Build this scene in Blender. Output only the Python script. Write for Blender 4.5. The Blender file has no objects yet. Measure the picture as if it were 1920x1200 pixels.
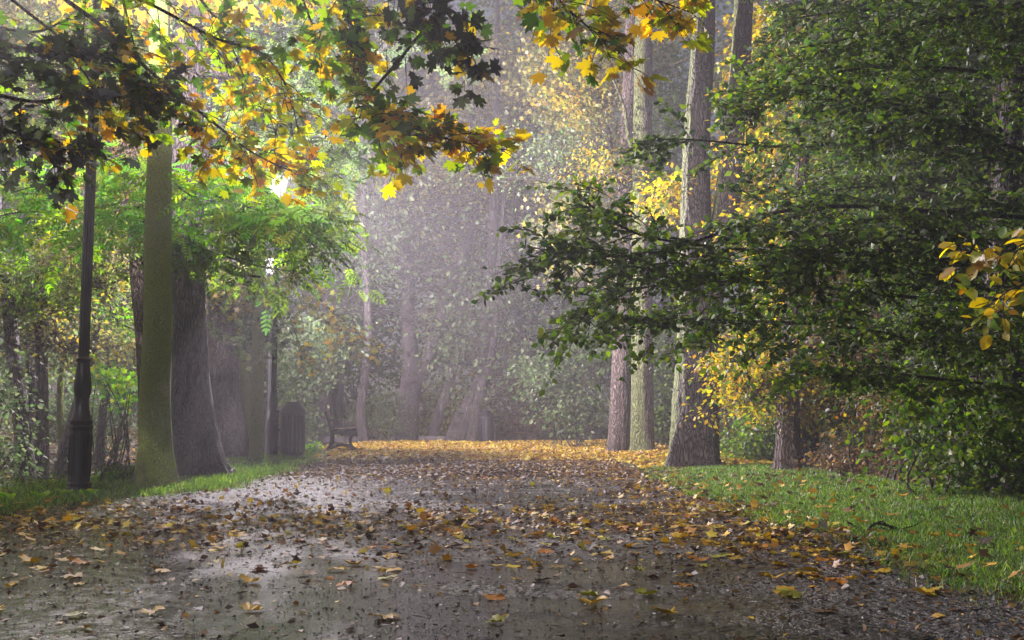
import bpy, math, random
import numpy as np
from mathutils import Vector, Matrix

R = math.radians
rng = np.random.default_rng(11)
random.seed(5)
scene = bpy.context.scene
COL = scene.collection

# ---------------------------------------------------------------- camera
FPX, HORIZON, CAMH = 2000.0, 790.0, 0.68
PITCH = math.atan((HORIZON - 600.0) / FPX)
cam = bpy.data.cameras.new('camera')
cam.sensor_width = 36.0
cam.lens = 36.0 * FPX / 1920.0
cam.clip_start = 0.05
cam.clip_end = 2000.0
camo = bpy.data.objects.new('camera', cam)
camo.location = (0, 0, CAMH)
camo.rotation_euler = (R(90) + PITCH, 0, 0)
COL.objects.link(camo)
scene.camera = camo

# ---------------------------------------------------------------- sky, sun, exposure
SUN_ELEV, SUN_LEFT = R(38), R(66)        # sun stands to the left and a little beyond the camera
world = bpy.data.worlds.new('World')
scene.world = world
world.use_nodes = True
wn = world.node_tree
sky = wn.nodes.new('ShaderNodeTexSky')
sky.sky_type = 'NISHITA'
sky.sun_disc = False
sky.sun_elevation = SUN_ELEV
sky.sun_rotation = -SUN_LEFT
sky.dust_density = 4.0
sky.air_density = 1.0
sky.ozone_density = 1.0
wn.links.new(sky.outputs[0], wn.nodes['Background'].inputs[0])
wn.nodes['Background'].inputs[1].default_value = 0.05

sun = bpy.data.lights.new('sun', 'SUN')
sun.energy = 2.8
sun.angle = R(0.8)
sun.color = (1.0, 0.90, 0.82)
suno = bpy.data.objects.new('sun', sun)
COL.objects.link(suno)
sdir = Vector((-math.sin(SUN_LEFT) * math.cos(SUN_ELEV), math.cos(SUN_LEFT) * math.cos(SUN_ELEV), math.sin(SUN_ELEV)))
suno.rotation_euler = sdir.to_track_quat('Z', 'Y').to_euler()

scene.view_settings.view_transform = 'Standard'
scene.view_settings.look = 'None'
scene.view_settings.exposure = 0.0
scene.view_settings.gamma = 1.0
cy = scene.cycles
cy.max_bounces = 5
cy.diffuse_bounces = 2
cy.glossy_bounces = 2
cy.transmission_bounces = 3
cy.transparent_max_bounces = 8
cy.volume_bounces = 1
cy.sample_clamp_indirect = 2.0
cy.sample_clamp_direct = 3.0
cy.caustics_reflective = False
cy.caustics_refractive = False
cy.use_denoising = True

# ---------------------------------------------------------------- picture helpers: where a pixel's ray meets a depth
_c, _s = math.cos(PITCH), math.sin(PITCH)
def P(px, py, Y):
    a = (px - 960.0) / FPX
    b = (600.0 - py) / FPX
    dx, dy, dz = a, _c - b * _s, _s + b * _c
    t = Y / dy
    return np.array((dx * t, Y, CAMH + dz * t))
def pts(lst, Y=None):
    return np.array([P(p[0], p[1], p[2] if len(p) > 2 else Y) for p in lst])

# ---------------------------------------------------------------- scene helpers
def tag(o, label=None, cat=None, group=None, kind=None):
    if label: o['label'] = label
    if cat: o['category'] = cat
    if group: o['group'] = group
    if kind: o['kind'] = kind
    return o
def thing(name, label, cat, loc=(0, 0, 0), group=None, rz=0):
    o = bpy.data.objects.new(name, None)
    o.location = [float(v) for v in loc]
    o.rotation_euler = (0, 0, rz)
    o.empty_display_size = 0.2
    COL.objects.link(o)
    return tag(o, label, cat, group)
def wloc(o):
    v = Vector((0, 0, 0))
    while o:
        v = v + o.location
        o = o.parent
    return v
def link(name, me, mat, parent=None, label=None):
    if mat is not None and len(me.materials) == 0: me.materials.append(mat)
    o = bpy.data.objects.new(name, me)
    COL.objects.link(o)
    if parent: o.parent = parent
    if label: o['label'] = label
    return o

def mesh_np(name, V, loops, starts, tint=None, smooth=False):
    me = bpy.data.meshes.new(name)
    V = np.ascontiguousarray(V, dtype=np.float32)
    me.vertices.add(len(V)); me.vertices.foreach_set('co', V.ravel())
    me.loops.add(len(loops)); me.loops.foreach_set('vertex_index', np.asarray(loops, dtype=np.int32))
    me.polygons.add(len(starts)); me.polygons.foreach_set('loop_start', np.asarray(starts, dtype=np.int32))
    if smooth: me.polygons.foreach_set('use_smooth', np.ones(len(starts), dtype=bool))
    if tint is not None:
        at = me.color_attributes.new('tint', 'FLOAT_COLOR', 'POINT')
        c = np.ones((len(V), 4), dtype=np.float32); c[:, :3] = tint
        at.data.foreach_set('color', c.ravel())
    me.update(calc_edges=True)
    return me

# ---- leaves
def fan(outline, zc=0.0):
    n = len(outline)
    V = np.array([(0, 0.35, zc)] + outline, dtype=float)
    F = [(0, i + 1, (i + 1) % n + 1) for i in range(n)]
    return V, F
def t_maple():
    half = [(0.0, 1.0), (0.10, 0.78), (0.22, 0.80), (0.17, 0.56), (0.34, 0.68), (0.60, 0.74), (0.50, 0.52), (0.62, 0.42),
            (0.36, 0.26), (0.46, 0.02), (0.18, 0.06), (0.03, 0.0)]
    o = [(x, y) for x, y in half] + [(-x, y) for x, y in reversed(half[1:])]
    out = [(x, y, 0.10 * abs(x) - 0.18 * max(0, math.hypot(x, y - 0.3) - 0.35)) for x, y in o]
    return fan(out, 0.0)
def t_maple_curled():
    V, F = t_maple()
    V = V.copy()
    V[:, 2] += 0.35 * (V[:, 0] ** 2) + 0.15 * (V[:, 1] - 0.4) ** 2
    return V, F
def t_star():
    half = [(0.0, 1.0), (0.16, 0.62), (0.58, 0.72), (0.36, 0.30), (0.44, 0.02), (0.05, 0.06)]
    o = half + [(-x, y) for x, y in reversed(half[1:])]
    out = [(x, y, 0.16 * abs(x) - 0.12 * y * y) for x, y in o]
    return fan(out, 0.02)
def t_ovate():
    V = np.array([(0, 0, 0), (0.24, 0.22, 0.06), (0.34, 0.5, 0.07), (0.2, 0.82, 0.03), (0, 1, -0.08),
                  (-0.2, 0.82, 0.03), (-0.34, 0.5, 0.07), (-0.24, 0.22, 0.06), (0, 0.5, 0.0)], dtype=float)
    F = [(0, 1, 2, 8), (8, 2, 3, 4), (0, 8, 6, 7), (8, 4, 5, 6)]
    return V, F
def t_lance():
    V = np.array([(0, 0, 0), (0.17, 0.4, 0.04), (0, 1, -0.12), (-0.17, 0.4, 0.04)], dtype=float)
    return V, [(0, 1, 2), (0, 2, 3)]
def t_diamond():
    V = np.array([(0, 0, 0), (0.32, 0.45, 0.06), (0, 1, -0.06), (-0.32, 0.45, 0.06)], dtype=float)
    return V, [(0, 1, 2), (0, 2, 3)]
def t_pinnate(pairs=5):
    V, F = [], []
    def leaflet(bx, by, ang, L, z):
        ca, sa = math.cos(ang), math.sin(ang)
        k = len(V)
        for x, y, zz in ((0, 0, 0), (0.19, 0.38, 0.04), (0.13, 0.72, 0.0), (0, 1, -0.16), (-0.13, 0.72, 0.0), (-0.19, 0.38, 0.04)):
            x *= L; y *= L
            V.append((bx + x * ca + y * sa, by - x * sa + y * ca, z + zz * L - 0.25 * (y / L) ** 2 * L * 0.5))
        F.append((k, k + 1, k + 2, k + 3)); F.append((k, k + 3, k + 4, k + 5))
    k = len(V)
    V += [(-0.006, 0, 0), (0.006, 0, 0), (0.004, 0.8, -0.12), (-0.004, 0.8, -0.12)]; F.append((k, k + 1, k + 2, k + 3))
    for i in range(pairs):
        y = 0.16 + 0.62 * i / (pairs - 1)
        z = -0.19 * y * y
        L = 0.30 - 0.06 * abs(i - 1.5) / 2
        leaflet(0, y, R(62 - 4 * i), L, z); leaflet(0, y, -R(62 - 4 * i), L, z)
    leaflet(0, 0.78, 0, 0.30, -0.12)
    return np.array(V, dtype=float), F
def t_blade():
    V = np.array([(-0.5, 0, 0), (0.5, 0, 0), (0.36, 0.55, 0), (-0.36, 0.55, 0), (0.0, 1.0, 0)], dtype=float)
    return V, [(0, 1, 2, 3), (3, 2, 4)]
TPL = dict(maple=t_maple(), curled=t_maple_curled(), star=t_star(), ovate=t_ovate(), lance=t_lance(), diamond=t_diamond(), pinnate=t_pinnate())

def unit(a):
    return a / np.maximum(np.linalg.norm(a, axis=-1, keepdims=True), 1e-9)
def place(tpl, pos, d, n, s):
    V, F = tpl
    y = unit(d); x = unit(np.cross(y, n)); z = np.cross(x, y)
    if np.ndim(s) == 1: s = np.asarray(s)[:, None]
    W = (V[None, :, 0, None] * x[:, None, :] + V[None, :, 1, None] * y[:, None, :] + V[None, :, 2, None] * z[:, None, :]) * s[:, :, None] + pos[:, None, :]
    return W
def leaf_mesh(name, tplname, pos, d, n, s, colr, origin=(0, 0, 0)):
    V, F = TPL[tplname]
    N = len(pos)
    W = place((V, F), pos, d, n, s) - np.array(origin)[None, None, :]
    k = len(V)
    lf = np.concatenate([np.array(f) for f in F])
    st = np.cumsum([0] + [len(f) for f in F[:-1]])
    nl = len(lf)
    loops = (lf[None, :] + (np.arange(N) * k)[:, None]).ravel()
    starts = (st[None, :] + (np.arange(N) * nl)[:, None]).ravel()
    tint = np.repeat(colr, k, axis=0)
    return mesh_np(name, W.reshape(-1, 3), loops, starts, tint)

PAL = dict(
    dark=[((0.058, 0.100, 0.024), 4), ((0.105, 0.16, 0.028), 3), ((0.025, 0.048, 0.020), 3), ((0.11, 0.17, 0.03), .6)],
    green=[((0.09, 0.155, 0.025), 4), ((0.14, 0.215, 0.028), 3), ((0.05, 0.10, 0.025), 3), ((0.15, 0.18, 0.03), .5)],
    lime=[((0.22, 0.46, 0.03), 4), ((0.34, 0.54, 0.03), 3), ((0.11, 0.32, 0.03), 3), ((0.44, 0.50, 0.03), 1)],
    yellow=[((0.44, 0.33, 0.02), 4), ((0.34, 0.20, 0.015), 2), ((0.24, 0.27, 0.03), 3), ((0.50, 0.40, 0.05), 1.5), ((0.08, 0.12, 0.03), 2)],
    maple=[((0.66, 0.47, 0.015), 6), ((0.60, 0.30, 0.012), 1.3), ((0.36, 0.44, 0.02), 3), ((0.34, 0.16, 0.02), .5), ((0.10, 0.16, 0.02), 1.4)],
    mixmap=[((0.58, 0.42, 0.015), 2.2), ((0.22, 0.36, 0.02), 4), ((0.06, 0.13, 0.02), 4), ((0.55, 0.28, 0.012), .7)],
    shademap=[((0.030, 0.042, 0.022), 5), ((0.045, 0.07, 0.02), 3), ((0.022, 0.028, 0.025), 3), ((0.30, 0.20, 0.02), .8)],  # near-black leaves: shadow and silhouette painted into the leaf colour
    khaki=[((0.24, 0.22, 0.07), 4), ((0.15, 0.15, 0.06), 3), ((0.36, 0.30, 0.06), 2), ((0.09, 0.12, 0.05), 2.5)],
    pale=[((0.10, 0.16, 0.06), 4), ((0.14, 0.18, 0.08), 3), ((0.07, 0.11, 0.05), 3)],
    brown=[((0.15, 0.09, 0.045), 4), ((0.20, 0.13, 0.05), 3), ((0.08, 0.05, 0.03), 3), ((0.22, 0.16, 0.04), 1)],
    litter=[((0.09, 0.045, 0.022), 4), ((0.16, 0.09, 0.035), 3), ((0.045, 0.028, 0.02), 4), ((0.36, 0.20, 0.03), 2), ((0.5, 0.34, 0.03), .8)],
    gold=[((0.60, 0.39, 0.04), 5), ((0.46, 0.24, 0.03), 2.5), ((0.28, 0.14, 0.04), 3), ((0.62, 0.47, 0.06), 3.5), ((0.14, 0.07, 0.03), 1.5)],
    grass=[((0.10, 0.19, 0.03), 4), ((0.17, 0.28, 0.04), 4), ((0.045, 0.13, 0.025), 3), ((0.26, 0.30, 0.09), 1)],
)
def colours(pal, N, jit=0.22):
    p = PAL[pal] if isinstance(pal, str) else pal
    c = np.array([q[0] for q in p]); w = np.array([q[1] for q in p]); w = w / w.sum()
    i = rng.choice(len(p), size=N, p=w)
    return np.clip(c[i] * (1 + jit * rng.normal(size=(N, 1))) * (1 + 0.06 * rng.normal(size=(N, 3))), 0.004, 0.85)

# ---- tubes
def catmull(p, n):
    p = np.asarray(p, float)
    if len(p) == 2: return p[0] + (p[1] - p[0]) * np.linspace(0, 1, n)[:, None]
    q = np.vstack([2 * p[0] - p[1], p, 2 * p[-1] - p[-2]])
    t = np.linspace(0, len(p) - 1, n); i = np.minimum(t.astype(int), len(p) - 2); u = (t - i)[:, None]
    a, b, c, d = q[i], q[i + 1], q[i + 2], q[i + 3]
    return 0.5 * (2 * b + (c - a) * u + (2 * a - 5 * b + 4 * c - d) * u * u + (3 * b - a - 3 * c + d) * u ** 3)
def interp(vals, n):
    return np.interp(np.linspace(0, 1, n), np.linspace(0, 1, len(vals)), vals)
class Tubes:
    def __init__(s): s.V, s.L, s.S, s.n, s.l = [], [], [], 0, 0
    def add(s, path, rad, k=5, ridges=0.0, lobes=0, flare=None, seed=0):
        path = np.asarray(path, float); m = len(path)
        rad = np.broadcast_to(np.asarray(rad, float), (m,))
        tg = unit(np.gradient(path, axis=0))
        ref = np.array((0.0, 1.0, 0.0)) if abs(tg[0][2]) > 0.6 else np.array((0.0, 0.0, 1.0))
        x = unit(np.cross(ref[None], tg)); y = np.cross(tg, x)
        th = np.arange(k) / k * 2 * math.pi
        rr = np.repeat(rad[:, None], k, axis=1)
        if ridges:
            rs = np.random.default_rng(seed + 7)
            zz = np.concatenate([[0], np.cumsum(np.linalg.norm(np.diff(path, axis=0), axis=1))])[:, None]
            a = np.zeros((m, k))
            for q in range(6):
                f = int(rs.integers(9, 26)); ph = rs.random() * 6.28
                wob = rs.uniform(.6, 1.6) * np.sin(zz * rs.uniform(1.2, 4) + rs.random() * 6.28) + 0.5 * np.sin(zz * rs.uniform(6, 13) + ph)
                a += 1 - np.abs(np.sin(0.5 * f * th[None, :] * 1.0 // 1 * 0 + 0.5 * (2 * (f // 2)) * th[None, :] + ph + wob))
            a = a / 6 - 0.4
            b = np.zeros((m, k))
            for q in range(1, 5):
                b += rs.uniform(.3, 1) / q * np.sin(q * th[None, :] + rs.random() * 6.28 + zz * rs.uniform(-.5, .5))
            rr = rr * (1 + ridges * a + 0.016 * b)
            if lobes:
                h = np.exp(-zz / 0.35)
                rr = rr * (1 + 0.42 * h * np.maximum(0, np.sin(lobes * th[None, :] + seed)) ** 1.5)
        V = path[:, None, :] + rr[:, :, None] * (np.cos(th)[None, :, None] * x[:, None, :] + np.sin(th)[None, :, None] * y[:, None, :])
        s.V.append(V.reshape(-1, 3))
        i = np.arange(m - 1)[:, None] * k; j = np.arange(k)[None, :]; j2 = (j + 1) % k
        q = np.stack([i + j, i + j2, i + k + j2, i + k + j], axis=-1).reshape(-1, 4) + s.n
        s.L.append(q.ravel()); s.S.append(s.l + np.arange(len(q)) * 4)
        s.n += m * k; s.l += q.size
    def mesh(s, name, origin=(0, 0, 0)):
        return mesh_np(name, np.vstack(s.V) - np.array(origin), np.concatenate(s.L), np.concatenate(s.S), smooth=True)

# ---- flat-shaded solids (furniture)
class MB:
    def __init__(s): s.v, s.f = [], []
    def box(s, c, d, rot=None):
        k = len(s.v); hx, hy, hz = d[0] / 2, d[1] / 2, d[2] / 2
        M = rot or Matrix.Identity(3)
        for sx, sy, sz in ((-1, -1, -1), (1, -1, -1), (1, 1, -1), (-1, 1, -1), (-1, -1, 1), (1, -1, 1), (1, 1, 1), (-1, 1, 1)):
            s.v.append(tuple(Vector(c) + M @ Vector((sx * hx, sy * hy, sz * hz))))
        for f in ((0, 3, 2, 1), (4, 5, 6, 7), (0, 1, 5, 4), (1, 2, 6, 5), (2, 3, 7, 6), (3, 0, 4, 7)): s.f.append(tuple(k + i for i in f))
    def lathe(s, prof, n=24, c=(0, 0, 0), rot=0.0, cap=True):
        k = len(s.v)
        for r, z in prof:
            for i in range(n):
                a = rot + 2 * math.pi * i / n
                s.v.append((c[0] + r * math.cos(a), c[1] + r * math.sin(a), c[2] + z))
        for j in range(len(prof) - 1):
            for i in range(n):
                i2 = (i + 1) % n
                s.f.append((k + j * n + i, k + j * n + i2, k + (j + 1) * n + i2, k + (j + 1) * n + i))
        if cap:
            s.f.append(tuple(k + i for i in reversed(range(n))))
            s.f.append(tuple(k + (len(prof) - 1) * n + i for i in range(n)))
    def prism(s, poly, y0, y1):
        k = len(s.v); n = len(poly)
        for y in (y0, y1):
            for x, z in poly: s.v.append((x, y, z))
        s.f.append(tuple(k + i for i in range(n))); s.f.append(tuple(k + n + i for i in reversed(range(n))))
        for i in range(n):
            j = (i + 1) % n
            s.f.append((k + i, k + n + i, k + n + j, k + j))
    def build(s, name, mat, parent=None, smooth=False, bevel=0.0, label=None):
        me = bpy.data.meshes.new(name); me.from_pydata(s.v, [], s.f)
        import bmesh
        bm = bmesh.new(); bm.from_mesh(me); bmesh.ops.recalc_face_normals(bm, faces=bm.faces); bm.to_mesh(me); bm.free()
        if smooth:
            me.polygons.foreach_set('use_smooth', [True] * len(me.polygons))
            try: me.set_sharp_from_angle(angle=R(35))
            except Exception: pass
        o = link(name, me, mat, parent, label)
        if bevel:
            b = o.modifiers.new('bevel', 'BEVEL'); b.width = bevel; b.segments = 2; b.limit_method = 'ANGLE'
        return o

# ---------------------------------------------------------------- materials
def new_mat(name):
    m = bpy.data.materials.new(name); m.use_nodes = True
    nt = m.node_tree; b = nt.nodes['Principled BSDF']
    return m, nt, b
def N_(nt, t, **kw):
    n = nt.nodes.new(t)
    for k, v in kw.items(): setattr(n, k, v)
    return n
def noise(nt, scale, detail=4, rough=0.6, vec=None, dist=0.0):
    n = N_(nt, 'ShaderNodeTexNoise'); n.inputs['Scale'].default_value = scale; n.inputs['Detail'].default_value = detail
    n.inputs['Roughness'].default_value = rough; n.inputs['Distortion'].default_value = dist
    if vec: nt.links.new(vec, n.inputs['Vector'])
    return n.outputs['Fac']
def ramp(nt, fac, stops):
    r = N_(nt, 'ShaderNodeValToRGB'); e = r.color_ramp.elements
    e[0].position, e[0].color = stops[0][0], (*stops[0][1], 1)
    e[1].position, e[1].color = stops[-1][0], (*stops[-1][1], 1)
    for p, c in stops[1:-1]:
        q = e.new(p); q.color = (*c, 1)
    nt.links.new(fac, r.inputs['Fac'])
    return r.outputs['Color']
def g(v): return (v, v, v)
def mix(nt, fac, a, b):
    m = N_(nt, 'ShaderNodeMix', data_type='RGBA')
    for s, v in ((m.inputs['Factor'], fac), (m.inputs[6], a), (m.inputs[7], b)):
        if isinstance(v, (int, float)): s.default_value = v
        elif isinstance(v, tuple): s.default_value = (*v, 1)
        else: nt.links.new(v, s)
    return m.outputs[2]
def math_(nt, op, a, b=None, clamp=False):
    m = N_(nt, 'ShaderNodeMath', operation=op, use_clamp=clamp)
    for s, v in ((m.inputs[0], a), (m.inputs[1], b)):
        if v is None: continue
        if isinstance(v, (int, float)): s.default_value = v
        else: nt.links.new(v, s)
    return m.outputs[0]
def coords(nt, scale=(1, 1, 1)):
    t = N_(nt, 'ShaderNodeTexCoord'); mp = N_(nt, 'ShaderNodeMapping'); mp.inputs['Scale'].default_value = scale
    nt.links.new(t.outputs['Object'], mp.inputs['Vector']); return mp.outputs['Vector']
def bump(nt, b, h, strength=0.5, dist=0.02):
    n = N_(nt, 'ShaderNodeBump'); n.inputs['Strength'].default_value = strength; n.inputs['Distance'].default_value = dist
    nt.links.new(h, n.inputs['Height']); nt.links.new(n.outputs['Normal'], b.inputs['Normal'])

def leaf_material(name='leaf', trans=0.38, rough=0.42, spec=0.5):
    m, nt, b = new_mat(name)
    a = N_(nt, 'ShaderNodeAttribute', attribute_name='tint')
    v = coords(nt); nz = noise(nt, 30, 2, 0.5, v)
    c = mix(nt, math_(nt, 'MULTIPLY', nz, 0.35), a.outputs['Color'], (0.05, 0.04, 0.015))
    nt.links.new(c, b.inputs['Base Color'])
    b.inputs['Roughness'].default_value = rough
    b.inputs['Specular IOR Level'].default_value = spec
    tr = N_(nt, 'ShaderNodeBsdfTranslucent')
    hs = N_(nt, 'ShaderNodeHueSaturation'); hs.inputs['Saturation'].default_value = 1.15; hs.inputs['Value'].default_value = 1.5
    nt.links.new(a.outputs['Color'], hs.inputs['Color']); nt.links.new(hs.outputs['Color'], tr.inputs['Color'])
    mx = N_(nt, 'ShaderNodeMixShader'); mx.inputs[0].default_value = trans
    nt.links.new(b.outputs[0], mx.inputs[1]); nt.links.new(tr.outputs[0], mx.inputs[2])
    nt.links.new(mx.outputs[0], nt.nodes['Material Output'].inputs['Surface'])
    return m
M_LEAF = leaf_material('living leaf', 0.5)
M_GLOSSY = leaf_material('glossy leaf', 0.42, 0.52, 0.3)
M_FALLEN = leaf_material('fallen wet leaf', 0.12, 0.5, 0.5)
M_GRASS = leaf_material('grass blade', 0.35, 0.42, 0.5)

def bark(name, dark, light, moss=None, moss_amt=0.5, side=None, scale=1.0, side_pos=0.1, fine=False, top=None):
    m, nt, b = new_mat(name)
    v = coords(nt, (scale, scale, scale * (0.6 if fine else 0.26)))
    v2 = coords(nt, (scale, scale, scale))
    w = noise(nt, 9, 5, 0.65, v, 0.4)
    vo = N_(nt, 'ShaderNodeTexVoronoi', feature='DISTANCE_TO_EDGE'); vo.inputs['Scale'].default_value = 44 if fine else 30
    wv = N_(nt, 'ShaderNodeVectorMath', operation='ADD'); ns = N_(nt, 'ShaderNodeTexNoise'); ns.inputs['Scale'].default_value = 5
    nt.links.new(v, ns.inputs['Vector']); sc = N_(nt, 'ShaderNodeVectorMath', operation='SCALE'); sc.inputs['Scale'].default_value = 0.22
    nt.links.new(ns.outputs['Color'], sc.inputs[0]); nt.links.new(v, wv.inputs[0]); nt.links.new(sc.outputs[0], wv.inputs[1])
    nt.links.new(wv.outputs[0], vo.inputs['Vector'])
    crack = math_(nt, 'MULTIPLY', vo.outputs['Distance'], 5.0, True)
    fine_n = noise(nt, 60, 3, 0.7, v2)
    h = math_(nt, 'ADD', math_(nt, 'MULTIPLY', crack, 0.6), math_(nt, 'ADD', math_(nt, 'MULTIPLY', w, 0.9), math_(nt, 'MULTIPLY', fine_n, 0.25)))
    col = ramp(nt, math_(nt, 'MULTIPLY', h, 0.62), [(0.30, dark), (0.62, tuple((a + c) / 2 for a, c in zip(dark, light))), (0.9, light)])
    if moss:
        mn = noise(nt, 2.4, 5, 0.62, v2)
        gm = N_(nt, 'ShaderNodeNewGeometry'); sp = N_(nt, 'ShaderNodeSeparateXYZ'); nt.links.new(gm.outputs['Normal'], sp.inputs[0])
        f = math_(nt, 'ADD', mn, moss_amt - 1.0)
        if side is not None:
            s = math_(nt, 'MULTIPLY', math_(nt, 'ADD', sp.outputs['X'], side_pos), float(side))
            f = math_(nt, 'ADD', f, math_(nt, 'MULTIPLY', s, 0.9))
        if top:
            ob = N_(nt, 'ShaderNodeTexCoord'); so = N_(nt, 'ShaderNodeSeparateXYZ'); nt.links.new(ob.outputs['Object'], so.inputs[0])
            f = math_(nt, 'ADD', f, math_(nt, 'MULTIPLY', math_(nt, 'MINIMUM', math_(nt, 'SUBTRACT', so.outputs['Z'], top), 0.0), 0.7))
        f = math_(nt, 'MULTIPLY', f, 5.0, True)
        mc = mix(nt, fine_n, tuple(x * 0.75 for x in moss), moss)
        col = mix(nt, math_(nt, 'MULTIPLY', f, math_(nt, 'ADD', math_(nt, 'MULTIPLY', crack, 0.5), 0.45), True), col, mc)
    nt.links.new(col, b.inputs['Base Color'])
    b.inputs['Roughness'].default_value = 0.75
    b.inputs['Specular IOR Level'].default_value = 0.3
    bump(nt, b, h, 1.0, 0.06)
    return m
M_BARK_MOSS = bark('smooth mossy bark', (0.12, 0.12, 0.05), (0.30, 0.30, 0.15), (0.46, 0.62, 0.09), 1.05, fine=True, scale=1.3, top=0.75)
M_BARK_DARK = bark('dark ash bark', (0.008, 0.007, 0.008), (0.085, 0.068, 0.066))
M_BARK_GREY = bark('grey bark', (0.03, 0.025, 0.027), (0.14, 0.115, 0.115), (0.12, 0.13, 0.05), 0.3)
M_BARK_BROWN = bark('ridged brown bark', (0.018, 0.013, 0.012), (0.18, 0.13, 0.11))
M_BARK_TAN = bark('tan bark with moss on the left', (0.025, 0.019, 0.015), (0.19, 0.15, 0.10), (0.15, 0.18, 0.06), 0.60, -1, side_pos=0.0)
M_BARK_OAK = bark('oak bark with moss and painted light on the left', (0.012, 0.009, 0.009), (0.12, 0.095, 0.085), (0.17, 0.20, 0.06), 0.30, -1, side_pos=0.42)  # left strip mixes moss with side light painted into the colour
M_BARK_THIN = bark('young mossy bark', (0.10, 0.10, 0.05), (0.24, 0.24, 0.12), (0.36, 0.44, 0.09), 0.95, fine=True)
M_BARK_NIGHT = bark('blackish bark', (0.012, 0.010, 0.010), (0.07, 0.055, 0.05))
M_TWIG = bark('twig bark', (0.03, 0.024, 0.02), (0.11, 0.09, 0.07))
M_PALETWIG = bark('pale twig bark', (0.20, 0.17, 0.15), (0.45, 0.40, 0.36))

def paint(name, col, rough=0.38, metal=0.0):
    m, nt, b = new_mat(name)
    v = coords(nt); n1 = noise(nt, 14, 5, 0.7, v); n2 = noise(nt, 120, 3, 0.6, v)
    c = mix(nt, ramp(nt, n1, [(0.45, g(0)), (0.75, g(0.7))]), col, tuple(min(1, x * 1.9 + 0.012) for x in col))
    nt.links.new(c, b.inputs['Base Color'])
    nt.links.new(math_(nt, 'ADD', math_(nt, 'MULTIPLY', n1, 0.35), rough - 0.12), b.inputs['Roughness'])
    b.inputs['Metallic'].default_value = metal
    b.inputs['Specular IOR Level'].default_value = 0.3
    bump(nt, b, n2, 0.15, 0.004)
    return m
M_IRON = paint('black painted iron', (0.007, 0.007, 0.009), 0.40)
M_BIN = paint('dark bin enamel', (0.010, 0.010, 0.013), 0.42)
def wood(name, a, c):
    m, nt, b = new_mat(name)
    v = coords(nt, (30, 2.5, 30)); w = noise(nt, 3, 6, 0.65, v, 0.6)
    nt.links.new(ramp(nt, w, [(0.3, a), (0.7, c)]), b.inputs['Base Color']); b.inputs['Roughness'].default_value = 0.42
    bump(nt, b, w, 0.3, 0.004)
    return m
M_WOOD = wood('weathered brown bench wood', (0.045, 0.022, 0.016), (0.13, 0.065, 0.045))
def stone(name):
    m, nt, b = new_mat(name)
    v = coords(nt); w = noise(nt, 9, 6, 0.65, v)
    nt.links.new(ramp(nt, w, [(0.3, (0.06, 0.055, 0.05)), (0.7, (0.2, 0.18, 0.17))]), b.inputs['Base Color']); b.inputs['Roughness'].default_value = 0.7
    bump(nt, b, w, 0.6, 0.02)
    return m
M_STONE = stone('grey field stone')
M_KERB = paint('damp dark kerb stone', (0.09, 0.078, 0.08), 0.7)
def glow(name, col, st):
    m, nt, b = new_mat(name)
    b.inputs['Base Color'].default_value = (*col, 1); b.inputs['Emission Color'].default_value = (*col, 1); b.inputs['Emission Strength'].default_value = st
    return m
M_BULB = glow('lit bulb', (1.0, 0.90, 0.92), 220)
def glassy():
    m, nt, b = new_mat('lantern glass')
    b.inputs['Base Color'].default_value = (0.9, 0.88, 0.88, 1); b.inputs['Roughness'].default_value = 0.15; b.inputs['Alpha'].default_value = 0.22
    return m
M_GLASS = glassy()

def soil():
    m, nt, b = new_mat('woodland soil with leaf mould')
    v = coords(nt); a = noise(nt, 0.9, 6, 0.6, v); f = noise(nt, 26, 6, 0.75, v)
    vo = N_(nt, 'ShaderNodeTexVoronoi'); vo.inputs['Scale'].default_value = 16; nt.links.new(v, vo.inputs['Vector'])
    sp = N_(nt, 'ShaderNodeSeparateColor'); nt.links.new(vo.outputs['Color'], sp.inputs[0])
    c1 = ramp(nt, sp.outputs[0], [(0.0, (0.035, 0.022, 0.014)), (0.5, (0.10, 0.055, 0.03)), (0.8, (0.16, 0.09, 0.04)), (1.0, (0.05, 0.05, 0.02))])
    c = mix(nt, ramp(nt, a, [(0.42, g(0)), (0.62, g(0.75))]), c1, (0.035, 0.045, 0.018))
    nt.links.new(c, b.inputs['Base Color']); b.inputs['Roughness'].default_value = 0.8
    bump(nt, b, math_(nt, 'ADD', f, vo.outputs['Distance']), 0.8, 0.03)
    return m
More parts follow.
